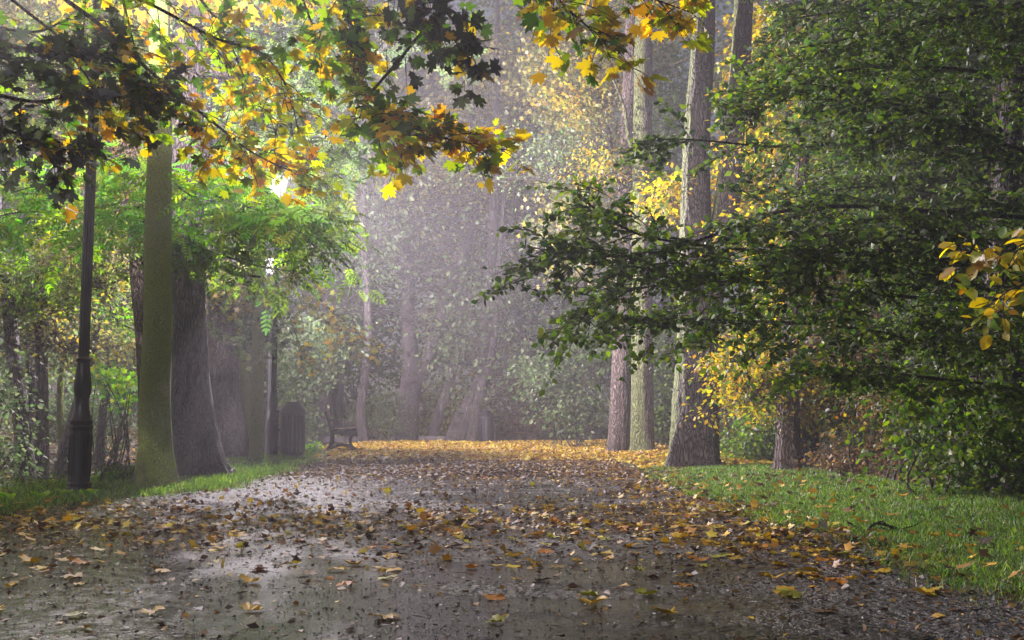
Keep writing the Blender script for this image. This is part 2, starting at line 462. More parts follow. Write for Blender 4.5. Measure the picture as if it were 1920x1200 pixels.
def asphalt():
    m, nt, b = new_mat('wet old asphalt')
    v = coords(nt)
    def vor(sc, feat='F1'):
        n = N_(nt, 'ShaderNodeTexVoronoi', feature=feat); n.inputs['Scale'].default_value = sc; nt.links.new(v, n.inputs['Vector']); return n
    grit, peb = vor(110), vor(34)
    vs = coords(nt, (0.45, 1.2, 1)); big = noise(nt, 0.8, 6, 0.6, vs, 0.3)
    fine = noise(nt, 55, 5, 0.85, v); mid = noise(nt, 11, 6, 0.75, v); low = noise(nt, 1.7, 5, 0.6, v)
    sp = N_(nt, 'ShaderNodeSeparateColor'); nt.links.new(grit.outputs['Color'], sp.inputs[0])
    s2 = N_(nt, 'ShaderNodeSeparateColor'); nt.links.new(peb.outputs['Color'], s2.inputs[0])
    c = ramp(nt, sp.outputs[0], [(0.0, (0.014, 0.013, 0.014)), (0.6, (0.032, 0.029, 0.030)), (1.0, (0.09, 0.08, 0.08))])
    c = mix(nt, ramp(nt, s2.outputs[0], [(0.72, g(0)), (0.8, g(0.75))]), c, (0.09, 0.078, 0.075))
    c = mix(nt, ramp(nt, s2.outputs[1], [(0.70, g(0)), (0.78, g(0.8))]), c, (0.012, 0.010, 0.010))
    c = mix(nt, ramp(nt, mid, [(0.5, g(0)), (0.72, g(0.7))]), c, (0.035, 0.026, 0.020))
    ck = vor(1.1, 'DISTANCE_TO_EDGE'); nd = N_(nt, 'ShaderNodeTexNoise'); nd.inputs['Scale'].default_value = 2.5; nd.inputs['Detail'].default_value = 6
    nt.links.new(v, nd.inputs['Vector']); ad = N_(nt, 'ShaderNodeVectorMath', operation='ADD'); nt.links.new(v, ad.inputs[0]); nt.links.new(nd.outputs['Color'], ad.inputs[1]); nt.links.new(ad.outputs[0], ck.inputs['Vector'])
    crack = ramp(nt, ck.outputs['Distance'], [(0.0, g(1)), (0.018, g(0))])
    c = mix(nt, math_(nt, 'MULTIPLY', crack, 0.8), c, (0.01, 0.009, 0.008))
    nt.links.new(c, b.inputs['Base Color'])
    # the worn left half of the path holds a film of water
    so = N_(nt, 'ShaderNodeSeparateXYZ'); nt.links.new(v, so.inputs[0])
    lf = math_(nt, 'MULTIPLY', math_(nt, 'ADD', so.outputs['X'], -0.6), -0.09)
    wet = ramp(nt, math_(nt, 'ADD', big, lf), [(0.40, g(0)), (0.56, g(1))])
    nt.links.new(mix(nt, wet, ramp(nt, fine, [(0.3, g(0.30)), (0.7, g(0.50))]), ramp(nt, mid, [(0.35, g(0.10)), (0.7, g(0.28))])), b.inputs['Roughness'])
    b.inputs['Specular IOR Level'].default_value = 0.8
    h = math_(nt, 'ADD', math_(nt, 'MULTIPLY', grit.outputs['Distance'], -0.35), math_(nt, 'ADD', math_(nt, 'MULTIPLY', peb.outputs['Distance'], -0.8),
              math_(nt, 'ADD', math_(nt, 'MULTIPLY', mid, 1.3), math_(nt, 'ADD', math_(nt, 'MULTIPLY', low, 2.5), math_(nt, 'MULTIPLY', crack, -0.8)))))
    n = N_(nt, 'ShaderNodeBump'); n.inputs['Distance'].default_value = 0.03
    nt.links.new(math_(nt, 'SUBTRACT', 1.0, math_(nt, 'MULTIPLY', wet, 0.88)), n.inputs['Strength'])
    nt.links.new(h, n.inputs['Height']); nt.links.new(n.outputs['Normal'], b.inputs['Normal'])
    return m
M_SOIL, M_ASPHALT = soil(), asphalt()

# ---------------------------------------------------------------- ground and path
def hnoise(x, y):
    return (np.sin(x * 1.3 + 0.4 * y) * np.cos(y * 0.9 - 0.3 * x) + 0.5 * np.sin(x * 2.9 + 1) * np.sin(y * 2.3 + 2)) / 1.5
def sstep(a, b, x):
    t = np.clip((x - a) / (b - a), 0, 1); return t * t * (3 - 2 * t)
def H(x, y):
    x = np.asarray(x, float); y = np.asarray(y, float)
    z = 0.035 * hnoise(x, y) * (sstep(2.3, 3.2, x) + sstep(-3.6, -4.6, x))
    z = z - sstep(-4.8, -6.5, x) * 0.25 + sstep(-6.8, -14, x) * sstep(14, 26, y) * 1.1
    z = z + sstep(2.0, 3.4, x) * 0.06 - sstep(3.7, 5.6, x) * 0.55
    z = z + sstep(40, 80, y) * 1.5
    return z
def grid_sheet(xs, ys, zfun, name):
    X, Y = np.meshgrid(xs, ys); Z = zfun(X, Y)
    V = np.stack([X, Y, Z], -1).reshape(-1, 3); nx, ny = len(xs), len(ys)
    i = (np.arange(ny - 1)[:, None] * nx + np.arange(nx - 1)[None, :]).ravel()
    q = np.stack([i, i + 1, i + nx + 1, i + nx], -1)
    return mesh_np(name, V, q.ravel(), np.arange(len(q)) * 4, smooth=True)
xs = np.unique(np.concatenate([np.linspace(-190, -16, 30), np.linspace(-16, -3.3, 100), np.linspace(-3.3, 2.0, 6), np.linspace(2.0, 12, 90), np.linspace(12, 190, 30)]))
ys = np.unique(np.concatenate([np.linspace(-190, -2, 20), np.linspace(-2, 45, 280), np.linspace(45, 190, 30)]))
tag(link('ground', grid_sheet(xs, ys, H, 'ground'), M_SOIL), 'leaf-strewn woodland floor on both sides of the path', 'ground', kind='structure')

PL = [(-20, -5.2), (2, -4.6), (6, -4.0), (8, -3.85), (9.5, -3.4), (11, -2.95), (13, -2.95), (17, -3.25), (22.6, -3.85), (28, -5.5), (32, -9), (36, -14)]
PR = [(-20, 2.1), (2, 2.0), (6, 1.88), (8, 1.78), (10, 1.66), (15, 1.8), (22.6, 2.1), (28, 1.5), (32, -1.0), (36, -8)]
def edgeL(y): return np.interp(y, [p[0] for p in PL], [p[1] for p in PL])
def edgeR(y): return np.interp(y, [p[0] for p in PR], [p[1] for p in PR])
def path_mesh():
    yy = np.linspace(-6, 35.5, 500)
    L = edgeL(yy) + 0.06 * np.sin(yy * 3.1) + 0.04 * np.sin(yy * 7.7) + 0.03 * np.sin(yy * 17)
    Rr = edgeR(yy) + 0.06 * np.sin(yy * 2.3 + 1) + 0.04 * np.sin(yy * 6.1) + 0.03 * np.sin(yy * 19)
    u = np.linspace(0, 1, 40)
    X = L[:, None] * (1 - u) + Rr[:, None] * u; Y = np.repeat(yy[:, None], 40, 1)
    Z = np.full_like(X, 0.005)
    Z += np.maximum(0, H(X, Y) - 0.0) * 1.0
    V = np.stack([X, Y, Z], -1).reshape(-1, 3)
    i = (np.arange(499)[:, None] * 40 + np.arange(39)[None, :]).ravel()
    q = np.stack([i, i + 1, i + 41, i + 40], -1)
    return mesh_np('path', V, q.ravel(), np.arange(len(q)) * 4, smooth=True)
tag(link('path', path_mesh(), M_ASPHALT), 'wide wet asphalt park path strewn with autumn leaves', 'path', kind='structure')

# ---------------------------------------------------------------- vegetation builders
UP = np.array((0.0, 0.0, 1.0))
class Foliage:
    """collects leaves and twigs of one thing"""
    def __init__(s): s.pos, s.d, s.n, s.s, s.c, s.t = [], [], [], [], [], Tubes()
    def leaves(s, pos, d, n, sz, c):
        s.pos.append(pos); s.d.append(d); s.n.append(n); s.s.append(sz); s.c.append(c)
    def clump_cloud(s, c, rad, clumps, per, size, pal, cl=0.35, flat=0.55, hollow=0.35, twig_r=0.012, droop=0.3, src=None):
        c = np.asarray(c, float); rad = np.asarray(rad, float)
        u = unit(rng.normal(size=(clumps, 3))) * (hollow + (1 - hollow) * rng.random((clumps, 1)) ** 0.6)
        cc = c + u * rad * (1 + 0.18 * rng.normal(size=(clumps, 1)))
        sz = cl * (0.6 + 0.9 * rng.random(clumps))
        rep = np.maximum(3, (per * (0.4 + 1.2 * rng.random(clumps))).astype(int))
        idx = np.repeat(np.arange(clumps), rep); N = len(idx)
        off = rng.normal(size=(N, 3)) * 0.5 * sz[idx][:, None]; off[:, 2] *= flat
        pos = cc[idx] + off
        d = unit(off + 0.4 * rng.normal(size=(N, 3)) * sz[idx][:, None]) + np.array((0, 0, -droop))
        n = UP + 0.75 * rng.normal(size=(N, 3))
        s.leaves(pos, d, n, size * (0.6 + 0.7 * rng.random(N)), colours(pal, N))
        if src is None: src = c - np.array((0, 0, rad[2] * 0.6))
        step = max(1, clumps // 70)
        for k in range(0, clumps, step):
            a = src + (cc[k] - src) * 0.05
            midp = (a + cc[k]) / 2 + 0.1 * rad * rng.normal(size=3)
            s.t.add(catmull([a, midp, cc[k]], 6), interp([twig_r, twig_r * 0.25], 6), 4)
    def spray(s, path, r0, twigs, tlen, per, size, pal, droop=0.35, n=22, start=0.1, flatness=0.35, sub=2, leafdroop=0.5, pal2=None, split=1.0, face=0.35):
        pp = catmull(path, n)
        s.t.add(pp, interp([r0, r0 * 0.25], n), 6)
        tg = unit(np.gradient(pp, axis=0))
        for k in range(twigs):
            u = start + (1 - start) * (k + rng.random()) / twigs
            i = min(n - 1, int(u * (n - 1)))
            lat = unit(np.cross(tg[i], UP)[None])[0] * (1 if k % 2 else -1)
            dirv = unit((tg[i] * rng.uniform(0.2, 0.9) + lat * rng.uniform(0.3, 1.0) + flatness * rng.normal(size=3))[None])[0]
            L = tlen * (1.1 - 0.55 * u) * rng.uniform(0.5, 1.2)
            q = [(pp[i], dirv, L)]
            for j in range(sub):
                f = rng.uniform(0.3, 0.9)
                p0 = pp[i] + dirv * L * f + np.array((0, 0, -droop * L * f * f))
                q.append((p0, unit((dirv + 0.8 * rng.normal(size=3) * np.array((1, 1, flatness)))[None])[0], L * rng.uniform(0.35, 0.6)))
            for (p0, dv, l) in q:
                t = np.linspace(0, 1, 6)[:, None]
                tp = p0 + dv * l * t + np.array((0, 0, -1.0)) * droop * l * t * t
                s.t.add(tp, interp([r0 * 0.22 + 0.001, 0.0012], 6), 3)
                m = max(2, int(per * l / tlen * rng.uniform(0.7, 1.3)))
                a = rng.uniform(0.12, 1.03, m)[:, None]
                lp = p0 + dv * l * a + np.array((0, 0, -1.0)) * droop * l * a * a
                sd = np.cross(dv, UP)[None] * np.where(rng.random(m) < .5, 1, -1)[:, None]
                ld = unit(0.5 * dv[None] + 0.9 * sd + 0.45 * rng.normal(size=(m, 3))) + np.array((0, 0, -leafdroop)) * rng.random((m, 1))
                lp = lp + unit(ld) * size * 0.3
                nn = UP + 0.6 * rng.normal(size=(m, 3)) + np.array((0, -face, 0))
                pl = pal2 if (pal2 and rng.random() < u * split) else pal
                s.leaves(lp, ld, nn, size * (0.45 + 0.85 * rng.random(m)), colours(pl, m))
    def thin(s, px, py, r, keep):
        P_ = np.vstack(s.pos); v = P_ - np.array((0, 0, CAMH)); L = unit(P(px, py, 10.0) - np.array((0, 0, CAMH)))
        off = np.linalg.norm(np.cross(v, L), axis=1) / np.linalg.norm(v, axis=1) * FPX
        k = (off > r) | (rng.random(len(P_)) < keep)
        s.pos, s.d, s.n, s.s, s.c = [P_[k]], [np.vstack(s.d)[k]], [np.vstack(s.n)[k]], [np.concatenate(s.s)[k]], [np.vstack(s.c)[k]]
    def foliage_mesh(s, tpl, origin):
        P_ = np.vstack(s.pos)
        if P_[:, 1].mean() < 19.5 and P_[:, 0].mean() < 0: s.thin(526, 342, 26, .16); s.thin(515, 478, 14, .4)
        return leaf_mesh('foliage', tpl, np.vstack(s.pos), np.vstack(s.d), np.vstack(s.n), np.concatenate(s.s), np.vstack(s.c), origin)

def trunk_tube(path, radii, k=48, n=90, ridges=0.12, lobes=0, seed=0, origin=(0, 0, 0), taper_to=None):
    T = Tubes(); p = catmull(path, n); T.add(p, interp(radii, n), k, ridges, lobes, seed=seed)
    return T.mesh('trunk', origin), p
def rad_px(w, Y): return w / 2.06 * Y / FPX

def tree(name, label, Y, path, mat, k=40, n=110, ridges=0.1, lobes=0, seed=1, crown=None, tpl='diamond', limbs=(), leafmat=None, group=None, cat='tree', up=None, crownname='crown'):
    """path: list of (px, py, width_px[, depth]); the first entry is the foot"""
    pp = [P(q[0], q[1], q[3] if len(q) > 3 else Y) for q in path]
    foot = pp[0].copy(); foot[2] = float(H(foot[0], foot[1]))
    pp[0] = foot - np.array((0, 0, 0.06)) if False else foot + np.array((0, 0, -0.08))
    rr = [rad_px(q[2], Y) for q in path]
    if up:
        top = pp[-1]; d = unit((pp[-1] - pp[-2])[None])[0] * 0.4 + UP
        pp.append(top + d * up); rr.append(rr[-1] * 0.45)
    root = thing(name, label, cat, foot, group)
    # resample on arc length
    A = np.array(pp); L = np.concatenate([[0], np.cumsum(np.linalg.norm(np.diff(A, axis=0), axis=1))]); L /= L[-1]
    c = catmull(A, 400); Lc = np.concatenate([[0], np.cumsum(np.linalg.norm(np.diff(c, axis=0), axis=1))]); Lc /= Lc[-1]
    s = np.linspace(0, 1, n) ** 1.15
    path3 = np.stack([np.interp(s, Lc, c[:, i]) for i in range(3)], -1)
    T = Tubes(); T.add(path3, np.interp(s, L, rr), k, ridges, lobes, seed=seed)
    tk = link('trunk', T.mesh('trunk', foot), mat, root)
    for (lp, w0, w1) in limbs:
        LP = [P(q[0], q[1], q[2] if len(q) > 2 else Y) for q in lp]
        T2 = Tubes(); m = 30; T2.add(catmull(LP, m), interp([rad_px(w0, Y), rad_px(w1, Y)], m), 14, 0.06, seed=seed + 3)
        link('limb', T2.mesh('limb', foot), mat, root)
    if crown:
        f = Foliage(); crown(f, path3)
        cr = link(crownname, f.foliage_mesh(tpl, foot), leafmat or M_LEAF, root)
        if f.t.V: link('twigs', f.t.mesh('twigs', foot), M_TWIG, cr)
    return root
def cloud(f, px, py, Y, wpx, hpx, clumps, per, size, pal, depth=1.2, **kw):
    c = P(px, py, Y); sc = Y / FPX; clumps = int(clumps * 2.2); per = int(per * 1.25)
    f.clump_cloud(c, (wpx / 2 * sc, depth, hpx / 2 * sc), clumps, per, size, pal, **kw)
def shrub(name, label, blobs, Y, tpl='ovate', size=0.06, pal='green', cat='shrub', group=None, leafmat=None, stems=9, dens=1.0, cl=0.28, depth=0.7, **kw):
    """blobs: (px, py, w, h)"""
    b0 = blobs[0]; x = P(b0[0], b0[1], Y)[0]
    foot = np.array((x, Y, float(H(x, Y))))
    root = thing(name, label, cat, foot, group)
    f = Foliage()
    for (px, py, w, h) in blobs:
        sc = Y / FPX; area = w * h * sc * sc
        clumps = max(12, int(area * 36 * dens)); per = int(20 * (0.07 / size) ** 1.2)
        c = P(px, py, Y)
        f.clump_cloud(c, (w / 2 * sc, depth, h / 2 * sc), clumps, per, size, pal, cl=cl, src=foot, twig_r=0.009, hollow=0.1, **kw)
    link('foliage', f.foliage_mesh(tpl, foot), leafmat or M_LEAF, root)
    st = Tubes()
    for i in range(stems):
        b = blobs[i % len(blobs)]
        e = P(b[0] + rng.normal() * b[2] * 0.25, b[1] + rng.normal() * b[3] * 0.2, Y)
        a = foot + np.array((rng.normal() * 0.15, rng.normal() * 0.15, -0.05))
        st.add(catmull([a, (a + e) / 2 + rng.normal(size=3) * 0.1, e], 10), interp([0.018, 0.005], 10), 5)
    link('stems', st.mesh('stems', foot), M_TWIG, root)
    return root

# ---------------------------------------------------------------- LEFT SIDE trees
tree('maple_tree', 'slender tree with smooth yellow-green mossy trunk just behind the nearest lamp post', 11.1,
     [(290, 912, 84), (291, 885, 70), (291, 830, 61), (290, 740, 58), (296, 600, 54), (296, 450, 51), (300, 250, 46), (300, 60, 40), (302, -150, 34)],
     M_BARK_MOSS, k=96, n=260, ridges=0.035, lobes=4, seed=2, up=2.0, tpl='star',
     crown=lambda f, p: (cloud(f, 300, -150, 11.1, 900, 300, 60, 30, 0.11, 'maple', depth=1.8, cl=.5)))
def ash_crown(f, p):
    Y = 12.3
    S = lambda path, tw, tl, pal, per=9, size=0.30, **k: f.spray(pts(path), 0.02, tw, tl, per - (2 if pal == 'lime' else 0), size * (1.12 if pal == 'lime' else 1), pal, sub=1, face=0.6 if pal == 'lime' else 0.3, leafdroop=0.35, droop=0.25, **k)
    S([(350, 250, 12.8), (200, 300, 12.0), (90, 340, 11.7), (-40, 380, 11.4)], 20, 0.8, 'lime')
    S([(350, 330, 12.8), (240, 375, 12.2), (140, 395, 12.0), (20, 400, 11.6), (-60, 430, 11.4)], 26, 0.8, 'lime')
    S([(340, 370, 12.8), (200, 400, 12.2), (60, 430, 12.0), (-30, 460, 11.8)], 16, 0.6, 'lime')
    S([(355, 300, 12.6), (420, 330, 12.0), (480, 350, 11.8), (530, 380, 11.8)], 20, 0.6, 'lime')
    S([(355, 350, 12.6), (410, 370, 12.2), (470, 390, 12.0), (520, 400, 12)], 16, 0.55, 'lime')
    S([(330, 330, 12.5), (330, 345, 11.6), (360, 370, 11.2)], 8, 0.5, 'lime')
    S([(355, 420, 12.8), (450, 410, 13.0), (540, 420, 13.2), (600, 470, 13.4)], 26, 0.75, 'green')
    S([(355, 460, 12.8), (420, 480, 13.0), (490, 500, 13.2), (560, 510, 13.4)], 20, 0.6, 'green')
    S([(355, 300, 13.2), (500, 280, 14), (600, 330, 14.3), (640, 420, 14.4)], 26, 0.9, 'green')
    S([(355, 150, 13.2), (480, 150, 14), (600, 200, 14.3), (640, 260, 14.4)], 26, 1.0, 'pale')
    S([(355, 50, 13.2), (480, 60, 14), (580, 100, 14.3), (640, 160, 14.4)], 24, 1.0, 'green')
    S([(355, 250, 13.2), (460, 230, 14), (560, 260, 14.3), (600, 300, 14.4)], 22, 0.9, 'green')
    S([(355, 400, 13.2), (500, 380, 14), (590, 400, 14.3), (650, 500, 14.4)], 20, 0.7, 'green')
    S([(355, -20, 13.2), (560, 0, 14.5), (740, 60, 15), (860, 130, 15.4)], 22, 0.9, 'pale')
    S([(355, 0, 13.2), (200, 30, 13.4), (60, 90, 13.6), (-60, 120, 13.8)], 26, 1.0, 'green')
    S([(355, 60, 13.2), (240, 130, 13.4), (130, 190, 13.6), (0, 240, 13.8)], 26, 1.0, 'green')
    S([(355, 420, 13.2), (240, 440, 13.6), (130, 500, 14), (20, 520, 14.2)], 20, 0.8, 'green')
    S([(340, 400, 12.6), (350, 440, 12.4), (380, 465, 12.3), (400, 480, 12.3)], 9, 0.35, 'green')
    S([(330, 395, 12.6), (320, 425, 12.2), (330, 445, 12.0)], 6, 0.3, 'lime')
    f.thin(526, 342, 40, .35); f.thin(515, 478, 30, .45)
tree('ash_tree', 'stout ash tree with dark bark, left half of its trunk shadowed by the mossy tree', 13.2,
     [(370, 895, 128), (367, 870, 106), (359, 800, 92), (352, 700, 79), (350, 560, 70), (350, 450, 66), (352, 250, 60), (354, 0, 50), (356, -200, 40)],
     M_BARK_DARK, k=110, n=280, ridges=0.09, lobes=5, seed=4, up=2.0, tpl='pinnate', crown=ash_crown,
     limbs=[([(352, 455), (400, 488), (440, 512), (490, 520)], 14, 4), ([(352, 330), (250, 345), (120, 385), (20, 400)], 14, 4),
            ([(354, 120), (460, 150), (560, 200), (620, 260)], 16, 4), ([(354, 60), (230, 110), (120, 160), (10, 220)], 16, 4)])
tree('beech_tree', 'narrow brown trunk half hidden behind the left side of the mossy tree', 14.5,
     [(284, 893, 50), (276, 740, 34), (268, 620, 30), (258, 500, 30), (262, 330, 28), (262, 230, 28), (268, 0, 24)], M_BARK_BROWN, k=40, n=120, ridges=0.06, seed=9, up=2.5,
     crown=lambda f, p: (cloud(f, 190, 480, 15, 240, 200, 70, 20, 0.07, 'khaki', cl=.35), cloud(f, 210, 300, 15.2, 180, 200, 50, 20, 0.07, 'brown', cl=.35),
                         cloud(f, 120, 100, 15.5, 400, 300, 90, 22, 0.08, 'khaki', cl=.45), cloud(f, 450, 60, 16, 400, 300, 80, 22, 0.08, 'pale', cl=.45)))
tree('oak_tree', 'broad hazy grey trunk with flaring foot right of the ash tree', 19,
     [(438, 863, 66), (430, 790, 60), (420, 700, 62), (414, 600, 54), (410, 480, 48), (408, 300, 44), (408, 100, 38)], M_BARK_GREY, k=48, n=120, ridges=0.07, lobes=3, seed=12, up=4,
     crown=lambda f, p: (cloud(f, 430, 560, 19, 190, 90, 30, 16, 0.09, 'khaki', cl=.4), cloud(f, 480, 620, 19.3, 110, 100, 16, 14, 0.1, 'pale', cl=.35), cloud(f, 500, 200, 24, 240, 240, 50, 22, 0.1, 'pale', cl=.5)), tpl='star')
tree('young_maple', 'slim pale yellow-green trunk between the hazy grey trunk and the middle lamp post', 22,
     [(463, 856, 24), (458, 700, 20), (454, 560, 19), (454, 400, 18), (456, 200, 16)], M_BARK_THIN, k=24, n=60, ridges=0.03, seed=5, up=2)
tree('young_maple', 'slim mossy green trunk immediately left of the middle lamp post', 18.6,
     [(481, 862, 30), (482, 760, 26), (484, 640, 24), (486, 520, 22), (488, 300, 20)], M_BARK_THIN, k=24, n=60, ridges=0.03, seed=6, up=2, tpl='star',
     crown=lambda f, p: (f.spray(pts([(520, 440, 18.7), (560, 520, 19), (620, 580, 19), (700, 650, 19)]), 0.02, 34, 0.95, 9, 0.13, 'khaki', pal2='yellow', split=.5, sub=2),
                         f.spray(pts([(490, 470, 18.7), (470, 540, 18.8), (440, 600, 18.8)]), 0.012, 12, 0.6, 8, 0.12, 'khaki', sub=1),
                         f.spray(pts([(500, 480, 18.7), (530, 560, 19), (560, 640, 19), (570, 660, 19)]), 0.012, 18, 0.6, 9, 0.12, 'pale', pal2='yellow', split=.5, sub=1)))
lt = [
 ('hornbeam_tree', 'leaning grey trunk nearest the left edge of the photo', 15, [(52, 905, 40), (42, 800, 32), (28, 690, 28), (15, 570, 24), (-5, 440, 22), (-10, 200, 18)], M_BARK_GREY),
 ('hornbeam_tree', 'straight grey trunk midway between left edge and nearest lamp post', 16, [(76, 897, 34), (78, 800, 26), (77, 650, 23), (74, 520, 22), (84, 330, 20), (88, 100, 18)], M_BARK_GREY),
 ('hornbeam_tree', 'greenish forked sapling trunk just left of the nearest lamp post base', 18, [(122, 890, 16), (114, 800, 14), (114, 720, 13), (124, 640, 12), (126, 560, 10)], M_BARK_THIN),
 ('hornbeam_tree', 'brown trunk leaning right and passing behind the nearest lamp post', 17, [(108, 900, 34), (135, 800, 26), (158, 720, 24), (178, 620, 18), (196, 520, 16), (215, 380, 14)], M_BARK_GREY),
 ('hornbeam_tree', 'pale thin trunk leaning left between the lamp post and the mossy tree', 20, [(186, 850, 20), (192, 780, 16), (202, 720, 14), (205, 620, 12)], M_BARK_BROWN),
 ('sapling', 'very thin bent sapling on the leaf bank right of the nearest lamp post', 20, [(214, 840, 8), (226, 800, 7), (244, 768, 6), (250, 700, 5)], M_BARK_BROWN),
 ('hornbeam_tree', 'dark crooked trunk between the leaning trunk and straight trunk at left', 19, [(48, 860, 22), (62, 760, 18), (55, 660, 15), (60, 560, 14)], M_BARK_GREY),
]
def light_crown(cx, cy, w, h, Y, pal, n=40, size=0.08):
    return lambda f, p: cloud(f, cx, cy, Y, w, h, n, 18, size, pal, cl=.35)
crs = [light_crown(60, 540, 220, 130, 15.2, 'green'), light_crown(110, 620, 230, 130, 16.2, 'khaki', 46), light_crown(130, 560, 140, 120, 18, 'pale'),
       light_crown(220, 560, 150, 150, 17.2, 'lime', 30), light_crown(215, 640, 110, 120, 20, 'khaki'), light_crown(250, 690, 60, 60, 20, 'pale', 12), light_crown(30, 620, 120, 120, 19, 'pale')]
for i, (nm, lb, Y, path, m) in enumerate(lt):
    tree(nm, lb, Y, path, m, k=18, n=60, ridges=0.05, seed=20 + i, up=1.5, crown=crs[i], group='thin trunks in the wood at left')

# ---------------------------------------------------------------- RIGHT SIDE trees
def oak_crown(f, p):
    cloud(f, 1260, 370, 16.5, 80, 90, 24, 26, 0.09, 'yellow', cl=.3)
    cloud(f, 1420, 340, 16.5, 150, 250, 60, 26, 0.09, 'yellow', cl=.35)
    cloud(f, 1430, 100, 16.5, 120, 200, 40, 26, 0.09, 'yellow', cl=.35)
tree('oak_tree', 'thick twin-stemmed oak on the right verge, moss and painted light on its left edge', 15.4,
     [(1301, 880, 108), (1301, 850, 96), (1304, 760, 90), (1308, 650, 82), (1306, 540, 76), (1304, 420, 60), (1306, 260, 52), (1318, 80, 46), (1322, -120, 40)],
     M_BARK_OAK, k=120, n=280, ridges=0.13, lobes=4, seed=31, up=2.5, crown=oak_crown,
     limbs=[([(1322, 600), (1338, 500), (1362, 390), (1372, 270), (1388, 120), (1398, -80)], 62, 36), ([(1375, 210), (1430, 190), (1480, 160)], 16, 8)])
tree('brown_tree', 'deeply ridged brown trunk standing directly left of the two-toned mossy trunk', 23,
     [(1160, 850, 50), (1163, 800, 44), (1166, 700, 40), (1170, 560, 36), (1174, 380, 32), (1180, 200, 30), (1186, 0, 26)], M_BARK_BROWN, k=72, n=200, ridges=0.14, lobes=3, seed=33, up=3,
     limbs=[([(1172, 380), (1160, 350), (1150, 300), (1140, 240)], 16, 8)],
     crown=lambda f, p: (cloud(f, 1080, 130, 25, 220, 260, 60, 22, 0.10, 'khaki', cl=.5), cloud(f, 1090, 170, 24.8, 120, 130, 26, 24, 0.10, 'yellow', cl=.4),
                         cloud(f, 1100, 420, 23.5, 200, 220, 44, 22, 0.10, 'khaki', cl=.5), cloud(f, 1250, 180, 26, 140, 200, 40, 22, 0.10, 'pale', cl=.5)), tpl='star')
tree('linden_tree', 'two-toned trunk, mossy green left and tan right, between brown trunk and oak', 22.3,
     [(1204, 854, 50), (1204, 820, 45), (1204, 720, 42), (1204, 600, 40), (1204, 450, 39), (1204, 300, 38), (1206, 120, 36), (1208, -100, 30)], M_BARK_TAN, k=80, n=220, ridges=0.10, lobes=2, seed=35, up=3,
     limbs=[([(1204, 310), (1160, 300), (1100, 298), (1030, 330)], 12, 4), ([(1206, 150), (1240, 130), (1290, 110)], 12, 5), ([(1204, 320), (1180, 260), (1170, 200), (1150, 150)], 12, 4)],
     crown=lambda f, p: (cloud(f, 1120, 250, 24.4, 130, 120, 26, 22, 0.09, 'khaki', cl=.4), cloud(f, 1040, 300, 22.6, 240, 120, 30, 20, 0.09, 'pale', cl=.45),
                         cloud(f, 1120, 320, 21.5, 120, 60, 14, 20, 0.09, 'yellow', cl=.35), cloud(f, 1240, 20, 25, 200, 160, 40, 22, 0.1, 'yellow', cl=.4)))
tree('elm_tree', 'rough brown trunk rising behind the grass under yellow leaves, right of the oak', 13.6,
     [(1480, 897, 62), (1479, 870, 48), (1478, 780, 42), (1480, 660, 36), (1490, 480, 30), (1504, 300, 28), (1520, 160, 24), (1530, -50, 20)], M_BARK_BROWN, k=72, n=200, ridges=0.14, lobes=3, seed=37, up=2,
     crown=lambda f, p: (cloud(f, 1430, 700, 14.2, 190, 170, 60, 28, 0.075, 'yellow', cl=.3), cloud(f, 1560, 740, 14, 120, 160, 34, 22, 0.07, 'yellow', cl=.3),
                         cloud(f, 1480, 480, 14.4, 260, 260, 60, 24, 0.08, 'yellow', cl=.35), cloud(f, 1620, 640, 14, 180, 160, 40, 20, 0.07, 'brown', cl=.3),
                         cloud(f, 1500, 250, 14.6, 260, 300, 70, 24, 0.08, 'yellow', cl=.35), cloud(f, 1620, 120, 14.6, 260, 300, 50, 22, 0.08, 'khaki', cl=.35)))
tree('elm_tree', 'dark trunk leaning right, half hidden behind the rough brown trunk', 15,
     [(1510, 882, 50), (1515, 800, 44), (1526, 700, 36), (1540, 560, 30), (1560, 400, 28)], M_BARK_DARK, k=40, n=100, ridges=0.1, seed=38, up=2,
     crown=lambda f, p: (cloud(f, 1600, 560, 15.5, 260, 260, 60, 22, 0.08, 'khaki', cl=.4), cloud(f, 1720, 350, 15.8, 300, 360, 70, 22, 0.08, 'dark', cl=.4)))
tree('black_tree', 'blackish trunk near the right edge of the photo behind round leaves', 9.6,
     [(1900, 955, 84), (1893, 850, 66), (1888, 700, 58), (1880, 560, 50), (1884, 400, 46), (1900, 150, 42), (1905, -100, 36)], M_BARK_NIGHT, k=60, n=140, ridges=0.12, seed=39, up=2,
     limbs=[([(1883, 590), (1835, 560), (1770, 535), (1700, 515), (1640, 488), (1590, 470)], 24, 6), ([(1884, 480), (1850, 430), (1840, 390)], 16, 6)])
tree('brown_tree', 'short visible brown trunk low in the bushes left of the blackish trunk', 10.6,
     [(1790, 935, 50), (1802, 860, 40), (1830, 740, 36), (1850, 620, 34), (1870, 450, 30)], M_BARK_BROWN, k=48, n=100, ridges=0.13, seed=41, up=2,
     crown=lambda f, p: (cloud(f, 1760, 640, 11.2, 200, 220, 40, 22, 0.07, 'dark', cl=.35), cloud(f, 1700, 250, 12, 460, 560, 190, 24, 0.09, 'dark', cl=.4)))

